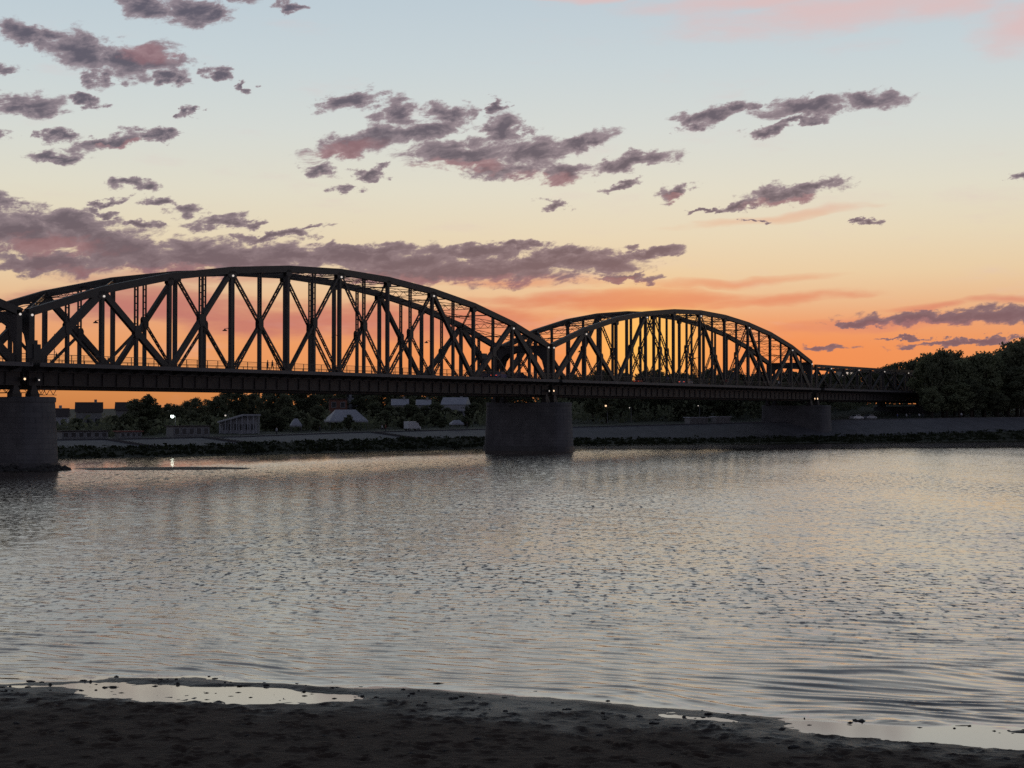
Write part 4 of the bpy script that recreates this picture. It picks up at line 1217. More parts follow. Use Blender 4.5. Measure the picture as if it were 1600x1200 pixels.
# ------------------------------------------------------------------ trees
# x, y, ground height, tree height, crown width, part of the wood, front row
TREES = [(-83.1, 346.3, 3.4, 7.7, 6.2, 'lone', 0), (-80.9, 348.8, 3.5, 8.4, 7.1, 'lone', 0), (-79.2, 350.7, 3.5, 6.3, 5.0, 'lone', 0), (-85.6, 390.0, 3.5, 6.9, 4.8, 'pavilion', 0),
    (-82.2, 383.7, 3.6, 6.5, 5.4, 'pavilion', 0), (-87.2, 421.1, 3.6, 7.6, 5.6, 'pavilion', 0), (-79.5, 394.6, 3.6, 8.2, 5.3, 'pavilion', 0), (-83.1, 428.8, 3.7, 8.0, 6.4, 'pavilion', 0),
    (-76.5, 406.3, 3.7, 8.7, 6.8, 'pavilion', 0), (-78.9, 435.9, 3.8, 10.6, 8.0, 'pavilion', 0), (-73.3, 420.6, 3.8, 10.4, 7.5, 'pavilion', 0), (-75.1, 444.2, 3.9, 9.1, 6.7, 'pavilion', 0),
    (-72.8, 445.7, 3.9, 9.8, 8.1, 'pavilion', 0), (-66.8, 428.0, 4.0, 9.9, 7.4, 'pavilion', 0), (-61.8, 412.7, 4.0, 9.9, 7.9, 'pavilion', 0), (-59.2, 408.9, 4.1, 9.0, 6.1, 'pavilion', 0),
    (-60.2, 434.6, 4.1, 10.1, 8.5, 'pavilion', 0), (-57.7, 434.2, 4.2, 10.4, 7.9, 'pavilion', 0), (-55.2, 433.9, 4.2, 9.0, 6.1, 'pavilion', 0), (-56.5, 467.9, 4.3, 11.2, 6.9, 'pavilion', 0),
    (-53.4, 463.2, 4.3, 9.7, 6.4, 'roofs', 0), (-47.4, 433.2, 4.4, 9.7, 6.0, 'roofs', 0), (-48.8, 476.6, 4.4, 9.1, 7.1, 'roofs', 0), (-40.9, 431.7, 4.5, 10.3, 8.6, 'roofs', 0),
    (-40.2, 458.3, 4.6, 9.0, 6.8, 'roofs', 0), (-36.7, 455.5, 4.6, 11.0, 7.8, 'roofs', 0), (-34.7, 461.1, 4.7, 9.1, 6.2, 'roofs', 0), (-31.4, 446.6, 4.7, 10.9, 8.7, 'roofs', 0),
    (-29.6, 459.8, 4.8, 11.3, 9.5, 'roofs', 0), (-26.7, 457.6, 4.9, 11.3, 6.9, 'roofs', 0), (-25.3, 479.5, 4.9, 11.4, 7.0, 'roofs', 0), (-21.5, 462.3, 5.0, 8.9, 5.6, 'roofs', 0),
    (-19.6, 487.0, 5.1, 10.8, 9.1, 'roofs', 0), (-15.8, 465.1, 5.1, 10.4, 6.3, 'roofs', 0), (-13.0, 466.9, 5.2, 9.1, 7.4, 'roofs', 0), (-9.9, 458.8, 5.3, 10.6, 7.0, 'roofs', 0),
    (-7.5, 469.1, 5.4, 9.2, 5.8, 'roofs', 0), (-5.5, 500.8, 5.4, 10.5, 8.9, 'arch', 0), (-2.4, 501.0, 5.5, 10.2, 8.1, 'arch', 0), (1.0, 485.2, 5.6, 11.5, 7.5, 'arch', 0),
    (4.8, 504.1, 5.6, 9.4, 6.4, 'arch', 0), (8.2, 501.3, 5.7, 10.2, 8.2, 'arch', 0), (11.3, 496.5, 5.8, 9.9, 6.6, 'arch', 0), (15.5, 511.2, 5.9, 13.5, 11.4, 'arch', 0),
    (19.0, 500.5, 6.0, 14.4, 11.9, 'arch', 0), (22.2, 514.7, 6.0, 13.5, 8.3, 'arch', 0), (24.3, 501.4, 6.1, 13.9, 11.0, 'arch', 0), (27.2, 485.0, 6.1, 14.9, 12.4, 'arch', 0),
    (31.4, 514.8, 6.2, 15.2, 12.2, 'arch', 0), (35.2, 516.7, 6.2, 14.0, 11.5, 'arch', 0), (37.5, 508.7, 6.3, 14.7, 12.1, 'arch', 0), (40.5, 501.6, 6.3, 14.2, 8.6, 'arch', 0),
    (43.6, 508.7, 6.4, 15.2, 12.4, 'arch', 0), (45.2, 489.5, 6.4, 15.0, 11.9, 'arch', 0), (47.9, 485.2, 6.5, 13.1, 10.6, 'arch', 0), (53.2, 512.3, 6.5, 14.7, 11.7, 'arch', 0),
    (54.7, 498.6, 6.6, 14.0, 11.8, 'arch', 0), (56.8, 494.3, 6.6, 13.6, 11.2, 'arch', 0), (62.2, 512.8, 6.7, 13.6, 10.8, 'arch', 0), (67.9, 537.5, 6.7, 16.5, 11.1, 'arch', 0),
    (69.0, 516.6, 6.8, 14.4, 9.2, 'arch', 0), (71.4, 506.5, 6.8, 15.7, 11.4, 'arch', 0), (70.5, 479.8, 6.866009793482848, 13.1, 7.9, 'arch', 0), (72.3, 473.7, 6.913285526756242, 12.7, 9.1, 'arch', 0),
    (77.0, 488.0, 6.955051494404595, 13.8, 10.9, 'arch', 0), (81.2, 490.5, 7.040620612202833, 12.8, 8.7, 'arch', 0), (87.2, 504.1, 7.178542114962368, 13.8, 11.2, 'arch', 0), (89.7, 497.8, 7.309851707560594, 13.8, 11.0, 'arch', 0),
    (92.0, 494.7, 7.418866134192518, 13.7, 8.7, 'arch', 0), (101.3, 524.3, 7.551339802836061, 13.5, 10.0, 'flat', 0), (100.9, 506.6, 7.65973794784814, 13.0, 10.8, 'flat', 0), (106.2, 519.2, 7.759170918225246, 13.7, 8.3, 'flat', 0),
    (113.1, 539.7, 7.850226167908854, 12.7, 10.2, 'flat', 0), (117.4, 540.8, 7.990276120607098, 13.8, 10.2, 'flat', 0), (126.2, 561.5, 8.129516479239435, 15.6, 11.9, 'flat', 0), (129.4, 558.7, 8.254974796333224, 14.4, 9.8, 'flat', 0),
    (135.7, 567.4, 8.393685439934696, 16.6, 12.8, 'flat', 0), (138.6, 565.9, 8.499943459753062, 17.7, 15.0, 'flat', 0), (145.8, 577.9, 8.682855858615687, 18.1, 12.1, 'flat', 0), (149.6, 578.7, 8.831665369689883, 19.7, 15.2, 'flat', 0),
    (162.7, 613.8, 8.994698563097986, 21.1, 13.5, 'right', 0), (168.2, 622.5, 9.119438711672649, 20.6, 15.4, 'right', 0), (167.1, 605.6, 9.261295291853456, 22.4, 18.6, 'right', 0), (173.6, 612.7, 9.443774760603322, 22.3, 15.0, 'right', 0),
    (188.5, 647.5, 9.630129742810157, 21.4, 15.8, 'right', 0), (194.2, 650.2, 9.817280341259377, 22.8, 14.2, 'right', 0), (195.4, 643.5, 9.939502772460468, 22.6, 19.1, 'right', 0), (208.9, 675.1, 10.079736728981336, 20.8, 15.9, 'right', 0),
    (218.6, 689.5, 10.266419634082363, 26.6, 20.6, 'right', 0), (224.8, 693.9, 10.43707908997509, 29.8, 24.1, 'right', 0), (228.7, 692.4, 10.5, 26.9, 17.8, 'right', 0), (246.3, 732.4, 10.5, 30.9, 21.5, 'right', 0),
    (255.3, 745.8, 10.5, 32.8, 27.6, 'right', 0), (-54.1, 358.3, 3.3, 4.6, 4.4, 'pavilion', 1), (-53.2, 371.8, 4.1, 5.3, 4.8, 'pavilion', 1), (-51.5, 381.1, 4.2, 3.2, 2.9, 'pavilion', 1),
    (-48.1, 387.6, 4.3, 5.7, 5.4, 'pavilion', 1), (-35.0, 403.2, 4.6, 6.2, 5.6, 'roofs', 1), (-19.9, 402.8, 3.8, 5.0, 4.5, 'roofs', 1), (22.9, 443.8, 6.1, 8.2, 8.1, 'arch', 1),
    (26.1, 433.7, 4.5, 8.6, 7.3, 'arch', 1), (31.1, 447.6, 6.2, 9.3, 7.1, 'arch', 1), (34.8, 453.1, 6.3, 6.5, 5.9, 'arch', 1), (38.7, 459.0, 6.4, 7.5, 6.4, 'arch', 1),
    (41.7, 457.5, 6.4, 8.7, 7.8, 'arch', 1), (44.8, 456.5, 6.5, 11.1, 9.4, 'arch', 1), (47.6, 449.7, 4.9, 8.0, 7.4, 'arch', 1), (52.4, 450.6, 5.0, 10.6, 9.4, 'arch', 1),
    (56.1, 454.6, 5.0, 8.1, 7.5, 'arch', 1), (61.0, 454.3, 5.1, 9.8, 9.2, 'arch', 1), (66.4, 459.6, 5.2, 12.0, 8.5, 'arch', 1), (73.7, 474.4, 6.9, 9.6, 8.9, 'arch', 1),
    (77.0, 469.4, 7.0, 6.3, 5.0, 'arch', 1), (80.4, 462.8, 5.5, 9.3, 6.6, 'arch', 1), (154.8, 522.5, 9.8, 10.8, 9.7, 'right', 1), (154.8, 504.3, 6.6, 15.8, 11.7, 'right', 1),
    (164.3, 519.8, 10.2, 13.9, 11.2, 'right', 1), (173.2, 530.6, 10.5, 14.4, 10.3, 'right', 1), (172.7, 517.1, 6.8, 20.5, 17.9, 'right', 1), (181.0, 529.5, 10.5, 16.7, 13.5, 'right', 1),
    (129.5, 486.8, 6.3, 20.3, 12.6, 'right', 1), (131.5, 479.5, 6.3, 20.9, 12.3, 'right', 1), (137.9, 489.1, 6.4, 17.8, 11.6, 'right', 1), (139.7, 485.3, 6.5, 18.2, 11.5, 'right', 1),
    (143.5, 488.2, 6.5, 18.9, 11.7, 'right', 1), (146.5, 487.2, 6.6, 20.1, 14.2, 'right', 1), (152.1, 493.7, 6.6, 19.7, 12.0, 'right', 1), (158.5, 502.8, 6.7, 21.3, 15.9, 'right', 1),
    (159.6, 495.2, 6.8, 22.3, 14.9, 'right', 1), (166.5, 505.4, 6.8, 25.0, 15.9, 'right', 1), (168.5, 499.9, 6.8, 24.7, 14.5, 'right', 1), (173.9, 506.4, 6.8, 24.0, 16.2, 'right', 1),
    (125.8, 469.7, 6.3, 9.3, 8.9, 'right', 1), (132.4, 477.2, 6.4, 11.6, 10.4, 'right', 1), (136.4, 477.3, 6.4, 10.8, 11.5, 'right', 1), (140.3, 479.1, 6.5, 11.7, 12.4, 'right', 1),
    (146.3, 485.5, 6.6, 11.3, 11.4, 'right', 1), (149.3, 481.9, 6.7, 7.5, 8.0, 'right', 1), (155.3, 490.4, 6.7, 11.0, 10.8, 'right', 1), (158.7, 488.5, 6.8, 15.8, 14.9, 'right', 1),
    (164.2, 491.3, 6.8, 13.8, 12.2, 'right', 1), (171.4, 499.7, 6.8, 11.9, 10.6, 'right', 1), (-93.1, 335.5, 3.2, 3.7, 4.0, 'lone', 1), (-85.4, 336.6, 3.4, 4.1, 4.1, 'lone', 1),
    (-82.1, 333.0, 2.9, 4.9, 4.9, 'lone', 1), (-77.6, 330.6, 3.0, 4.2, 4.6, 'lone', 1), (-73.3, 359.0, 3.6, 5.0, 5.0, 'pavilion', 1), (-71.8, 341.3, 3.1, 3.4, 3.8, 'pavilion', 1),
    (-67.9, 350.1, 3.1, 4.4, 4.4, 'pavilion', 1), (-37.8, 363.3, 3.5, 4.1, 3.3, 'roofs', 1), (-56.3, 358.2, 3.2, 5.4, 5.4, 'pavilion', 1), (-52.7, 358.4, 3.3, 3.9, 3.9, 'pavilion', 1),
    (-49.4, 367.1, 3.3, 5.0, 5.0, 'pavilion', 1), (-31.5, 386.5, 3.6, 5.1, 4.6, 'roofs', 1), (-23.1, 390.0, 3.7, 4.2, 4.2, 'roofs', 1), (-45.2, 361.5, 3.4, 3.0, 3.3, 'pavilion', 1),
    (-26.8, 381.6, 3.7, 3.2, 3.5, 'roofs', 1), (-17.7, 394.2, 3.8, 3.0, 3.3, 'roofs', 1), (-11.8, 402.3, 3.9, 3.2, 3.2, 'roofs', 1), (-31.7, 404.2, 4.6, 5.4, 5.4, 'roofs', 1),
    (-29.6, 407.1, 4.7, 5.0, 5.0, 'roofs', 1), (-27.2, 412.0, 4.8, 5.5, 5.5, 'roofs', 1), (-25.3, 413.0, 4.8, 4.9, 4.9, 'roofs', 1), (-23.2, 417.6, 4.9, 5.1, 5.1, 'roofs', 1),
    (-20.6, 419.6, 5.0, 5.9, 5.9, 'roofs', 1), (-17.6, 422.1, 5.1, 4.4, 4.4, 'roofs', 1), (-15.3, 425.2, 5.1, 3.8, 3.8, 'roofs', 1), (-12.9, 428.7, 5.2, 4.7, 4.7, 'roofs', 1),
    (-10.2, 430.2, 5.3, 5.6, 5.6, 'roofs', 1)]
def tree_meshes(seed, slim=1.0, leafy=3600):
    rng = random.Random(seed)
    tb = MB()
    bend = [(0, 0, -0.8)]
    x = y = 0
    for k in range(1, 6):
        x += rng.uniform(-0.12, 0.12); y += rng.uniform(-0.12, 0.12)
        bend.append((x, y, k * 1.45))
    tb.tube(bend, [0.30, 0.24, 0.2, 0.15, 0.1, 0.05], 7)
    lobes = []
    n = rng.randint(11, 15)
    for k in range(n):
        z = 2.9 + 5.6 * (k / (n - 1)) + rng.uniform(-0.4, 0.4)
        spread = (2.5 * math.sin(PI * min(0.97, max(0.12, (z - 1.6) / 8.4)))) * slim
        a = k * 2.4 + rng.uniform(-0.5, 0.5)
        c = V3((math.cos(a) * spread * rng.uniform(0.4, 0.95), math.sin(a) * spread * rng.uniform(0.4, 0.95), z))
        r = rng.uniform(0.65, 1.3)
        lobes.append((c, (r * 1.1, r * 1.1, r * 0.85)))
        b0 = V3(bend[min(5, max(1, int(z / 2.0)))])
        m_ = (b0 + c) / 2 + V3((0, 0, -0.25))
        tb.tube([b0, m_, c], [0.1, 0.07, 0.025], 5)
    lobes.append((V3((x, y, 8.9)), (1.1 * slim, 1.1 * slim, 1.1)))
    cb = MB()
    per = leafy // len(lobes)
    for c, r in lobes:
        leaf_cards(cb, c, r, per, rng, 0.10, 0.27)
        for q in range(5):
            d = V3((rng.gauss(0, 1), rng.gauss(0, 1), abs(rng.gauss(0, 0.8)))).normalized()
            leaf_cards(cb, c + V3((d.x * r[0], d.y * r[1], d.z * r[2])), (0.55, 0.55, 0.45), 18, rng, 0.08, 0.2)
    tm = tb.mesh('trunk', M['bark'], True)
    def cm(name, m):
        me = bpy.data.meshes.new('crown'); me.from_pydata(cb.v, [], cb.f); me.materials.append(m); return me
    return tm, cm('crown', M['leaf']), cm('crown', M['leaf_pale'])
KINDS = [tree_meshes(s, sl) for s, sl in ((1, 1.0), (2, 1.1), (3, 0.9), (4, 1.0), (5, 1.15), (6, 0.85), (7, 1.0))]
rng = random.Random(5)
TLAB = {'lone': 'dark tree with its crown against the orange sky under the bridge',
        'pavilion': 'dark leafy tree of the belt behind the white pavilion',
        'roofs': 'dark leafy tree among the pale roofs short of the middle pier',
        'arch': 'dark leafy tree of the wood seen through the farther arch',
        'flat': 'dark leafy tree of the wood behind the low flat span',
        'right': 'dark leafy tree of the wood on the bank beyond the bridge end'}
FLAB = {'lone': 'low leafy tree beside the dark houses under the bridge', 'pavilion': 'low rounded tree in front of the belt by the white pavilion',
        'roofs': 'low rounded tree in front of the pale roofs near the middle pier', 'arch': 'low rounded tree by the promenade under the farther arch',
        'flat': 'low rounded tree by the promenade under the flat span', 'right': 'paler low tree in front of the wood on the bank beyond the bridge'}
def plant(x, y, g, h, w, lab, grp, k, pale):
    tm, c0, c1 = KINDS[k]
    root = empty('leafy_tree', (x, y, g - 0.15), rng.uniform(0, 2 * PI))
    root.scale = (w / 6.6, w / 6.6, h / 9.9)
    tag(root, lab, 'tree', grp)
    link_mesh('trunk', tm, root); link_mesh('crown', c1 if pale else c0, root)
    return root
tallest = max((t for t in TREES if t[5] == 'right'), key=lambda t: (t[2] + t[3] - CAM_H) / t[1])
li = 0
for i, t in enumerate(TREES):
    x, y, g, h, w, reg, front = t
    lab = (FLAB if front else TLAB)[reg]
    grp = ('low trees by the ' if front else 'trees of the wood by the ') + {'lone': 'houses', 'pavilion': 'pavilion', 'roofs': 'pale roofs', 'arch': 'farther arch', 'flat': 'flat span', 'right': 'bridge end'}[reg]
    if reg == 'lone' and not front:
        lab = ('left of the two round tree crowns against the orange sky under the bridge', 'right and taller of the two tree crowns against the orange sky', 'shorter tree just right of the two tree crowns under the bridge')[min(li, 2)]; li += 1; grp = None
    if t is tallest: lab = 'tallest tree, its crown against the sky at the right picture edge'; grp = None
    pale = bool(front and reg == 'right' and rng.random() < 0.5)
    if front and reg == 'right' and grp:
        lab = ('paler ' if pale else 'dark ') + ('tall tree in the front row of the wood beyond the bridge end' if h > 12 else 'low bushy tree at the foot of the wood beyond the bridge end')
        grp = ('paler ' if pale else 'dark ') + ('tall trees' if h > 12 else 'low trees') + ' by the bridge end'
    plant(x, y, g, h, w, lab, grp, rng.randrange(len(KINDS)), pale)

# dense undergrowth under the wood, one dark mass between the trunks
mb = MB()
for k in range(3000):
    s = rng.uniform(30, len(LX) - 14)
    off = rng.uniform(40, 125)
    x, y, z = sample_bank(s, off)
    q = V3((x, y, 0)) - U0
    if -7 < q.dot(VD) < WT + 7 and q.dot(UD) > 200: continue
    big = 0.75 + 0.65 * min(1, max(0, (x + 60) / 120))
    h = rng.uniform(1.2, 3.4) * big
    leaf_cards(mb, (x, y, z + h * 0.55), (rng.uniform(1.2, 2.6), rng.uniform(1.2, 2.6), h), 16, rng, 0.25, 0.6)
tag(fast_build(mb, 'undergrowth', M['leaf']), 'dense dark shrub layer between the trunks of the far bank wood', 'undergrowth', kind='stuff')

# ------------------------------------------------------------------ buildings on the far bank
def ground_z(x, y):
    # height of the far bank at a world position
    best = None
    i = int(np.argmin((LX - x) ** 2 + (LY - y) ** 2))
    offs = (x - LX) * -0.6 + (y - LY) * 0.8
    alng = (x - LX) * 0.8 + (y - LY) * 0.6
    i = int(np.argmin(np.abs(alng)))
    return sample_bank(min(max(i, 0), len(LX) - 2), offs[i])[2]

def house(name, label, cat, x, y, rz, w, d, h, wall, roof, rtype='gable', rh=2.0, nx=3, ny=1, z=None, win=True, lit=False, over=0.3):
    z0 = (ground_z(x, y) if z is None else z)
    root = empty(name, (x, y, z0), rz)
    tag(root, label, cat)
    MB().box(-w / 2, w / 2, -d / 2, d / 2, -0.6, h).build('wall', wall, root)
    a, b = w / 2 + over, d / 2 + over
    if rtype == 'gable':
        MB().poly_prism([(-b, h + 0.003), (b, h + 0.003), (0, h + rh)], 'x', -a, a).build('roof', roof, root)
        MB().box(w * 0.2, w * 0.2 + 0.6, -0.3, 0.3, h + rh * 0.3, h + rh + 0.6).build('chimney', wall, root)
    elif rtype == 'hip':
        r = MB(); c = max(0.0, a - b)
        vs_ = [(-a, -b, h + 0.003), (a, -b, h + 0.003), (a, b, h + 0.003), (-a, b, h + 0.003), (-c, 0, h + rh), (c, 0, h + rh)]
        r.v = vs_; r.f = [(0, 1, 5, 4), (1, 2, 5), (2, 3, 4, 5), (3, 0, 4), (3, 2, 1, 0)]; r.m = [0] * 5
        r.build('roof', roof, root)
    else:
        MB().box(-a, a, -b, b, h + 0.003, h + rh).build('roof', roof, root)
    if win:
        for j in range(ny):
            for i in range(nx):
                xx = -w / 2 + w * (i + 0.5) / nx; zz = h * (j + 0.5) / ny + 0.1
                ww, hh = min(0.55, w / nx * 0.3), min(0.7, h / ny * 0.28)
                f = MB()
                for (p0, p1, q0, q1) in ((xx - ww - .08, xx + ww + .08, zz + hh, zz + hh + .08), (xx - ww - .08, xx + ww + .08, zz - hh - .08, zz - hh), (xx - ww - .08, xx - ww, zz - hh, zz + hh), (xx + ww, xx + ww + .08, zz - hh, zz + hh)):
                    f.box(p0, p1, -d / 2 - 0.06, -d / 2 + 0.02, q0, q1)
                fo = f.build('window', M['white'], root)
                MB().box(xx - ww, xx + ww, -d / 2 - 0.03, -d / 2 + 0.02, zz - hh, zz + hh).build('pane', M['window_lit'] if lit else M['glass'], fo)
    return root

house('town_house', 'dark roofed house with pale wall, under the bridge beside the pier', 'house', -96, 356, 0.25, 5.6, 6, 4.4, M['grey_wall'], M['roof'], 'gable', 2.3, 3, 1)
house('town_house', 'dark roofed house right of the pale walled one under the bridge', 'house', -89.5, 366, 0.2, 5.5, 6, 4.6, M['grey_wall'], M['roof'], 'gable', 2.0, 3, 1)
house('town_house', 'low house with whitish wall showing right beside the near pier', 'house', -101, 345, 0.2, 6.5, 6, 3.6, M['white'], M['roof'], 'gable', 1.9, 4, 1)
house('storage_shed', 'long low grey shed with flat roof above the paved slope', 'shed', -83.5, 305, 0.55, 9.0, 3.5, 1.5, M['grey_wall'], M['roof'], 'flat', 0.2, 6, 1)
house('market_kiosk', 'small kiosk with a reddish roof above the paved slope', 'kiosk', -75.6, 309, 0.6, 4.4, 3.0, 1.3, M['grey_wall'], M['red_roof'], 'flat', 0.25, 4, 1)
house('boathouse', 'long low dark grey building right of the reddish kiosk', 'building', -66.5, 322, 0.62, 8.0, 3.5, 2.2, M['grey_wall'], M['roof'], 'flat', 0.2, 5, 1)
house('apartment_block', 'pale block with flat roof rising behind the trees near the white tent', 'building', -45.5, 440, 0.15, 7.0, 7, 8.6, M['white'], M['roof'], 'flat', 0.35, 4, 3)
house('brick_building', 'dark brick building in front of the pale block', 'building', -47.5, 428, 0.15, 4.8, 5, 6.3, M['brick'], M['roof'], 'flat', 0.3, 2, 2)
house('pale_house', 'small house with pale gabled roof left of the middle pier', 'house', -30.3, 424, 0.1, 4.2, 5, 5.0, M['grey_wall'], M['canvas'], 'gable', 1.7, 2, 1)
house('pale_house', 'second small pale roofed house, nearer to the middle pier', 'house', -24.2, 429, 0.1, 3.6, 5, 5.0, M['grey_wall'], M['canvas'], 'gable', 1.5, 2, 1)
house('pale_house', 'pale house with wide roof just short of the middle pier', 'house', -15.5, 431, -0.2, 6.5, 6, 5.2, M['white'], M['canvas'], 'gable', 2.0, 3, 1)
house('hill_building', 'flat roofed building with two strips of lit windows behind the flat span', 'building', 124, 580, 0.1, 6.5, 6, 12.4, M['grey_wall'], M['roof'], 'flat', 0.5, 4, 5, z=11.0, lit=True)

# white pavilion with a row of columns
px0 = empty('white_pavilion', (-59.6, 342.5, ground_z(-59.6, 342.5)), 0.2)
tag(px0, 'white pavilion with columns and flat roof among the trees', 'pavilion')
MB().poly_prism([(-4.0, -0.5), (4.0, -0.5), (4.0, 4.0), (1.0, 4.0), (-4.0, 2.6)], 'y', -0.8, 3.2).build('wall', M['white'], px0)
MB().poly_prism([(-4.6, 2.45), (-4.6, 2.75), (0.9, 4.35), (4.6, 4.35), (4.6, 4.02), (1.0, 4.02)], 'y', -2.4, 3.7).build('roof', M['white'], px0)
for k in range(8):
    xx = -4.2 + k * 1.2
    MB().tube([(xx, -2.15, -0.3), (xx, -2.15, min(3.98, 2.52 + (xx + 4.6) * 0.29))], [0.13, 0.11], 8).build('column', M['white'], px0)
for k in range(6):
    MB().box(-3.4 + k * 1.2, -2.7 + k * 1.2, -0.86, -0.803, 0.9, 2.2).build('window', M['glass'], px0)

# white marquee tents
def marquee(x, y, rz, w, d, h, rh, label):
    root = empty('marquee_tent', (x, y, ground_z(x, y)), rz)
    tag(root, label, 'tent', 'white tents on the far bank')
    r = MB(); a, b, c = w / 2, d / 2, max(0.3, w / 2 - d * 0.33)
    r.v = [(-a, -b, h), (a, -b, h), (a, b, h), (-a, b, h), (-c, 0, h + rh), (c, 0, h + rh)]
    r.f = [(0, 1, 5, 4), (1, 2, 5), (2, 3, 4, 5), (3, 0, 4), (3, 2, 1, 0)]; r.m = [0] * 5
    r.build('roof', M['canvas'], root)
    v = MB()
    for (x0, x1, y0, y1) in ((-a, a, -b - 0.02, -b + 0.02), (-a, a, b - 0.02, b + 0.02), (-a - 0.02, -a + 0.02, -b, b), (a - 0.02, a + 0.02, -b, b)):
        v.box(x0, x1, y0, y1, h - 0.35, h - 0.003)
    v.build('valance', M['canvas'], root)
    for sx_ in (-1, 1):
        for sy_ in (-1, 1):
            MB().tube([(sx_ * (a - 0.1), sy_ * (b - 0.1), -0.3), (sx_ * (a - 0.1), sy_ * (b - 0.1), h)], [0.05, 0.05], 6).build('pole', M['galv'], root)
    return root
marquee(-39.2, 369.5, 0.35, 9.2, 6.5, 2.3, 2.6, 'big white tent with hipped roof behind a small tree')
marquee(-48.5, 352.0, 0.3, 2.4, 2.4, 1.8, 1.4, 'small white peaked tent left of the big white tent')
marquee(-13.2, 374.0, 0.3, 3.0, 2.4, 1.6, 0.8, 'small flat white awning on the promenade near the middle pier')
for k, (x, y) in enumerate(((50.5, 429.5), (57.5, 432.5))):
    house('market_stall', ('long pale roofed stall on the promenade under the farther arch', 'pale roofed stall right beside the longer one under the farther arch')[k], 'stall', x, y, 0.55, (6.2, 5.0)[k], 2.4, 1.6, M['grey_wall'], M['canvas'], 'flat', 0.25, 4, 1)

# ------------------------------------------------------------------ lamps
def lamp_post(x, y, ztop, m, r, label, grp=None):
    z0 = ground_z(x, y)
    root = empty('street_lamp', (x, y, z0))
    tag(root, label, 'street lamp', grp)
    H = ztop - z0
    MB().tube([(0, 0, -0.4), (0, 0, H * 0.6), (0, 0, H)], [0.11, 0.08, 0.06], 7).build('pole', M['galv'], root)
    MB().tube([(0, 0, H), (-0.25, -0.35, H + 0.25), (-0.5, -0.7, H + 0.25)], [0.05, 0.045, 0.04], 6).build('arm', M['galv'], root)
    hd = MB().tube([(-0.5, -0.7, H + 0.32), (-0.5, -0.7, H + 0.22), (-0.5, -0.7, H + 0.14)], [0.1, 0.28, 0.3], 10).build('lamp_head', M['black'], root)
    bm = bmesh.new(); bmesh.ops.create_uvsphere(bm, u_segments=12, v_segments=8, radius=r)
    bmesh.ops.translate(bm, verts=bm.verts, vec=(-0.5, -0.7, H + 0.13 - r * 0.6))
    me = bpy.data.meshes.new('bulb'); bm.to_mesh(me); bm.free(); me.materials.append(m)
    link_mesh('bulb', me, hd)
    return root
lamp_post(-71.8, 334.5, 7.2, M['lamp_cool'], 0.34, 'bright white street lamp mirrored in the calm water under the bridge')
lamp_post(-61.5, 340.0, 7.3, M['lamp_white'], 0.18, 'small lit lamp in front of the white pavilion')
lamp_post(26.3, 432, 9.9, M['lamp_warm'], 0.26, 'lit street lamp on the bank just right of the middle pier')
lamp_post(33.1, 435.7, 9.3, M['lamp_white'], 0.14, 'small dim street lamp second to the right of the middle pier')
lamp_post(53.2, 444.5, 9.9, M['lamp_white'], 0.14, 'small dim street lamp above the pale stalls')
lamp_post(135.8, 512.0, 21.0, M['lamp_orange'], 0.5, 'bright orange lamp on a tall mast at the end of the bridge')

def nav_light(u, v, z, m, r, label):
    x, y, zz = bridge_pt(u, v, z)
    root = empty('navigation_light', (x, y, zz), TH)
    tag(root, label, 'light', 'lights under the deck at the piers')
    MB().box(-0.28, 0.28, -0.1, 0.42, -0.25, 0.35).build('housing', M['black'], root)
    MB().tube([(0, -0.18, 0), (0, -0.1, 0)], [r, r], 12).build('lens', m, root)
    MB().tube([(0, 0.15, 0.35), (0, 0.15, 0.9)], [0.05, 0.05], 6).build('bracket', M['black'], root)
nav_light(-1.1, -0.75, 12.45, M['lamp_warm'], 0.15, 'lit warm light under the deck over the near pier')
nav_light(1.3, -0.75, 12.35, M['lamp_white'], 0.1, 'faint smaller light under the deck over the near pier')
nav_light(130.9, -0.75, 12.4, M['lamp_warm'], 0.17, 'lit warm light under the deck over the middle pier')
nav_light(129.2, -0.75, 12.35, M['lamp_white'], 0.12, 'faint light left of the warm one over the middle pier')
nav_light(263.4, -0.75, 11.8, M['lamp_warm'], 0.24, 'right one of the paired lights under the deck over the far pier')
nav_light(261.6, -0.75, 11.8, M['lamp_warm'], 0.2, 'left one of the paired lights under the deck over the far pier')

# ------------------------------------------------------------------ signs and gear on the bridge
def sign_board(u, v, z, boards, label):
    x, y, zz = bridge_pt(u, v, z)
    root = empty('sign_board', (x, y, zz), TH)
    tag(root, label, 'sign')
    for i, (x0, x1, z0, z1, dy) in enumerate(boards):
        MB().box(x0, x1, dy - 0.04, dy + 0.04, z0, z1).build('board', M['black'], root)
        xm = (x0 + x1) / 2
        MB().box(xm - 0.06, xm + 0.06, dy + 0.042, dy + 0.14, -0.3, z1 - 0.1).build('upright', M['black'], root)
sign_board(-1.2, -2.95, ZD, ((-1.25, 0.55, 0.5, 3.0, 0.0), (-0.2, 1.0, 0.25, 2.45, -0.12)), 'pair of dark navigation boards on the railing over the near pier')
sign_board(103.6, -2.95, ZD, ((-0.9, 0.8, 3.5, 4.5, 0.0),), 'small dark board on a post short of the middle pier')
x, y, z = bridge_pt(3.1, -0.6, ZD - 3.55)
gr = empty('inspection_gantry', (x, y, z), TH)
tag(gr, 'small lattice inspection gantry hanging under the deck beside the near pier', 'gantry')
for yy in (0.0, 2.4):
    lattice((-1.4, yy, -0.45), (1.4, yy, -0.45), 0.8, 0.5, 0.07).build('side_truss', M['steel'], gr)
MB().box(-1.4, 1.4, 0.05, 2.35, -0.86, -0.82).build('platform', M['steel'], gr)
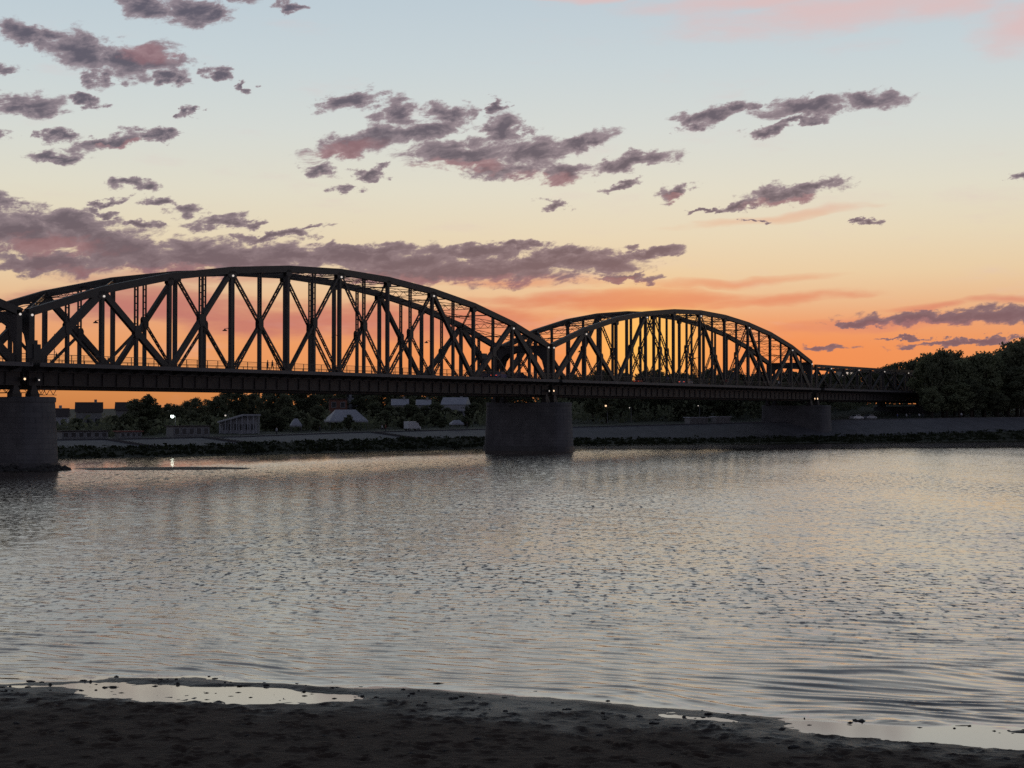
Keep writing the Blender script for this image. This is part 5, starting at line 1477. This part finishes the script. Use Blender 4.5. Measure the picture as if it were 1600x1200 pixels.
for xx in (-1.3, 1.3):
    MB().box(xx - 0.04, xx + 0.04, 0.0, 0.08, -0.05, 0.4).build('hanger', M['steel'], gr)
def mast_lamp(u, v, label):
    x, y, zz = bridge_pt(u, v, ZD - 0.1)
    root = empty('mast_lamp', (x, y, zz), TH)
    tag(root, label, 'lamp post')
    MB().tube([(0, 0, 0), (0, 0, 5.2)], [0.07, 0.045], 6).build('pole', M['black'], root)
    for zz_, s in ((4.6, -1), (2.3, 1)):
        MB().tube([(0, 0, zz_), (0.15 * s, 0, zz_ + 0.15), (0.35 * s, 0, zz_ + 0.12), (0.42 * s, 0, zz_ - 0.1)], [0.035] * 4, 5).build('bracket', M['black'], root)
        MB().tube([(0.42 * s, 0, zz_ - 0.08), (0.42 * s, 0, zz_ - 0.5)], [0.1, 0.2], 8).build('lamp_shade', M['black'], root)
mast_lamp(16.0, WT + 1.5, 'slim lamp mast with two lantern brackets on the far walkway')

# ------------------------------------------------------------------ vehicles
def car_meshes():
    body = [(-2.1, 0.35), (-2.15, 0.75), (-1.95, 0.95), (-1.55, 1.0), (-1.2, 1.02), (-0.75, 1.42), (0.45, 1.46), (1.05, 1.0), (1.85, 0.86), (2.12, 0.65), (2.12, 0.35)]
    b = MB().poly_prism(body, 'y', -0.86, 0.86)
    me_b = b
    g = MB()
    gl = [(-1.08, 1.05), (-0.7, 1.36), (0.38, 1.40), (0.88, 1.05)]
    for s in (-1, 1):
        g.poly_prism(gl, 'y', s * 0.865 - 0.004, s * 0.865 + 0.004)
    g.quad((0.5, -0.7, 1.445), (0.5, 0.7, 1.445), (1.06, 0.75, 1.02), (1.06, -0.75, 1.02))
    g.quad((-0.8, -0.7, 1.4), (-0.8, 0.7, 1.4), (-1.22, 0.75, 1.045), (-1.22, -0.75, 1.045))
    return me_b, g.mesh('windows', M['glass'])
CB, CG = car_meshes()
WHM = MB().tube([(0, -0.1, 0), (0, 0.1, 0)], [0.32, 0.32], 14).mesh('wheel', M['rubber'])
HUB = MB().tube([(0, -0.11, 0), (0, 0.11, 0)], [0.19, 0.19], 10).mesh('rim', M['galv'])
TLM = MB().box(-0.03, 0.03, -0.16, 0.16, -0.07, 0.07).mesh('tail_light', M['tail'])
HLM = MB().box(-0.03, 0.03, -0.16, 0.16, -0.07, 0.07).mesh('headlight', M['head'])
TLO = MB().box(-0.03, 0.03, -0.16, 0.16, -0.07, 0.07).mesh('tail_light', M['car_red'])
HLO = MB().box(-0.03, 0.03, -0.16, 0.16, -0.07, 0.07).mesh('headlight', M['glass'])
def car(loc, rz, paint, label, grp, lit=True):
    root = empty('car', loc, rz)
    tag(root, label, 'car', grp)
    link_mesh('body', CB.mesh('body', paint), root); link_mesh('windows', CG, root)
    for xx in (-1.3, 1.32):
        for yy in (-0.8, 0.8):
            w = link_mesh('wheel', WHM, root, (xx, yy, 0.32)); link_mesh('rim', HUB, w)
    for yy in (-0.62, 0.62):
        link_mesh('tail_light', TLM if lit else TLO, root, (-2.13, yy, 0.78)); link_mesh('headlight', HLM if lit else HLO, root, (2.1, yy, 0.68))
GC = 'cars crossing the bridge'
for u, v, p, lab in ((111.5, 3.6, 'navy', 'dark car on the bridge, hindmost of three before the middle pier'), (118.0, 3.6, 'blue', 'blue car in the middle of three on the bridge by the pier'),
                     (124.6, 3.6, 'navy', 'dark blue car, foremost of three on the bridge by the pier'), (183.0, 8.6, 'red', 'red car with lit tail lights on the farther arch'),
                     (196.0, 3.6, 'silver', 'silver car on the farther arch')):
    car(bridge_pt(u, v, ZD - 0.1), TH if v < 6 else TH, M['car_' + p], lab, GC)
for x, y, p, lab in ((98.5, 448.5, 'carwhite', 'pale car parked on the promenade under the flat span'), (103.0, 451.5, 'silver', 'silver car parked on the promenade right of the pale one')):
    car((x, y, ground_z(x, y) + 0.05), 0.64, M['car_' + p], lab, 'cars parked on the promenade', False)
vx, vy = -23.4, 366.0
van = empty('delivery_van', (vx, vy, ground_z(vx, vy) + 0.03), 0.6)
tag(van, 'white box van on the promenade left of the middle pier', 'van')
MB().box(-1.6, 0.7, -0.9, 0.9, 0.5, 2.2).build('cargo_box', M['car_carwhite'], van)
MB().poly_prism([(0.72, 0.4), (0.72, 1.9), (1.2, 1.85), (1.6, 1.1), (2.0, 0.95), (2.0, 0.4)], 'y', -0.85, 0.85).build('cab', M['car_carwhite'], van)
MB().quad((1.24, -0.75, 1.8), (1.24, 0.75, 1.8), (1.61, 0.75, 1.12), (1.61, -0.75, 1.12)).build('windscreen', M['glass'], van)
for xx in (-1.1, 1.35):
    for yy in (-0.8, 0.8):
        w = link_mesh('wheel', WHM, van, (xx, yy, 0.32)); link_mesh('rim', HUB, w)

# ------------------------------------------------------------------ people
def person_mesh(pose, shirt):
    st = 0.16 if pose == 'walk' else 0.03
    J = {'pel': (0, 0, 0.95, .17, .13), 'wst': (0, 0, 1.1, .16, .12), 'chs': (0, 0.0, 1.33, .2, .13), 'nk': (0, 0, 1.48, .06, .06), 'hd0': (0, -0.01, 1.56, .075, .085), 'hd': (0, -0.015, 1.66, .085, .095), 'hd1': (0, -0.01, 1.74, .05, .06)}
    E = [('pel', 'wst'), ('wst', 'chs'), ('chs', 'nk'), ('nk', 'hd0'), ('hd0', 'hd'), ('hd', 'hd1')]
    for s, n in ((-1, 'l'), (1, 'r')):
        sw = st * s
        J.update({'sh' + n: (0.18 * s, 0, 1.41, .06, .06), 'el' + n: (0.24 * s, sw * 0.5, 1.14, .045, .045), 'wr' + n: (0.25 * s, -sw - 0.05, 0.9, .032, .035), 'hn' + n: (0.25 * s, -sw - 0.08, 0.8, .03, .04),
                  'hp' + n: (0.09 * s, 0, 0.88, .1, .1), 'kn' + n: (0.1 * s, -sw * 0.9 - 0.02, 0.5, .065, .065), 'an' + n: (0.1 * s, -sw * 1.3 + 0.04, 0.1, .045, .05), 'to' + n: (0.11 * s, -sw * 1.3 - 0.12, 0.04, .045, .035)})
        E += [('chs', 'sh' + n), ('sh' + n, 'el' + n), ('el' + n, 'wr' + n), ('wr' + n, 'hn' + n), ('pel', 'hp' + n), ('hp' + n, 'kn' + n), ('kn' + n, 'an' + n), ('an' + n, 'to' + n)]
    names = list(J)
    me = bpy.data.meshes.new('tmp')
    me.from_pydata([J[n][:3] for n in names], [(names.index(a), names.index(b)) for a, b in E], [])
    o = bpy.data.objects.new('tmp', me); COL.objects.link(o)
    md = o.modifiers.new('s', 'SKIN'); o.modifiers.new('d', 'SUBSURF').levels = 1
    for i, n in enumerate(names):
        sv = me.skin_vertices[0].data[i]; sv.radius = J[n][3:5]; sv.use_root = (n == 'pel')
    dg = bpy.context.evaluated_depsgraph_get(); dg.update()
    out = bpy.data.meshes.new_from_object(o.evaluated_get(dg))
    bpy.data.objects.remove(o, do_unlink=True)
    out.materials.clear()
    for m in (M[shirt], M['trousers'], M['skin'], M['hair']): out.materials.append(m)
    for p in out.polygons:
        c = p.center
        p.use_smooth = True
        p.material_index = 1 if c.z < 0.93 and abs(c.x) < 0.2 else 2 if (c.z > 1.5 and not (c.z > 1.68 or (c.y > 0.03 and c.z > 1.56))) or (c.z < 0.88 and abs(c.x) >= 0.2) else 3 if c.z > 1.55 else 0
    return out
PM = {(p, s): person_mesh(p, s) for p in ('stand', 'walk') for s in ('shirt_white', 'shirt_dark', 'shirt_red', 'shirt_blue')}
def person(loc, rz, pose, shirt, label, grp=None):
    o = link_mesh('person', PM[(pose, shirt)], None, loc, rz)
    return tag(o, label, 'person', grp)
for u, v, rz, po, sh, lab in ((45.6, -1.7, 0.4, 'stand', 'shirt_dark', 'left of two people in dark clothes standing at the bridge railing'), (46.9, -1.5, 0.2, 'walk', 'shirt_dark', 'right of two people in dark clothes standing at the bridge railing'),
                          (177.6, -1.6, 1.7, 'walk', 'shirt_blue', 'person in blue walking on the bridge under the farther arch'), (207.0, -1.6, -1.5, 'walk', 'shirt_red', 'person in a red top walking on the bridge walkway'),
                          (237.0, -1.6, 1.6, 'walk', 'shirt_white', 'person in a white top walking near the end of the farther arch')):
    person(bridge_pt(u, v, ZD - 0.07), rz + TH, po, sh, lab, 'people walking on the bridge')
FOLK = [(-49.5, 329.9), (-41.9, 342.3), (-29.4, 354.9), (-28.7, 356.3), (-10.9, 380.8), (111.9, 455.4),
    (115.0, 457.3), (116.5, 459.4), (119.5, 460.2), (121.0, 461.9), (134.6, 469.7)]
FOLKLAB = ['person in a white top on the promenade beside the white pavilion', 'person in dark clothes on the promenade left of the white tent', 'left of two people walking right of the white tent', 'right of two people walking right of the white tent',
           'person in dark clothes on the promenade beside the middle pier', 'leftmost person on the promenade under the flat span', 'person in white in the middle pair under the flat span', 'person in dark in the middle pair under the flat span',
           'person in white in the right pair under the flat span', 'person in dark in the right pair under the flat span', 'lone person in a pale top on the promenade by the trees']
FSH = ['shirt_white', 'shirt_dark', 'shirt_white', 'shirt_red', 'shirt_dark', 'shirt_blue', 'shirt_white', 'shirt_dark', 'shirt_white', 'shirt_dark', 'shirt_white']
for i, (x, y) in enumerate(FOLK):
    person((x, y, ground_z(x, y) + 0.04), 0.9 + (i % 2) * 3.1 + i * 0.2, ('walk', 'stand')[i % 3 == 0], FSH[i], FOLKLAB[i], 'people on the far promenade')
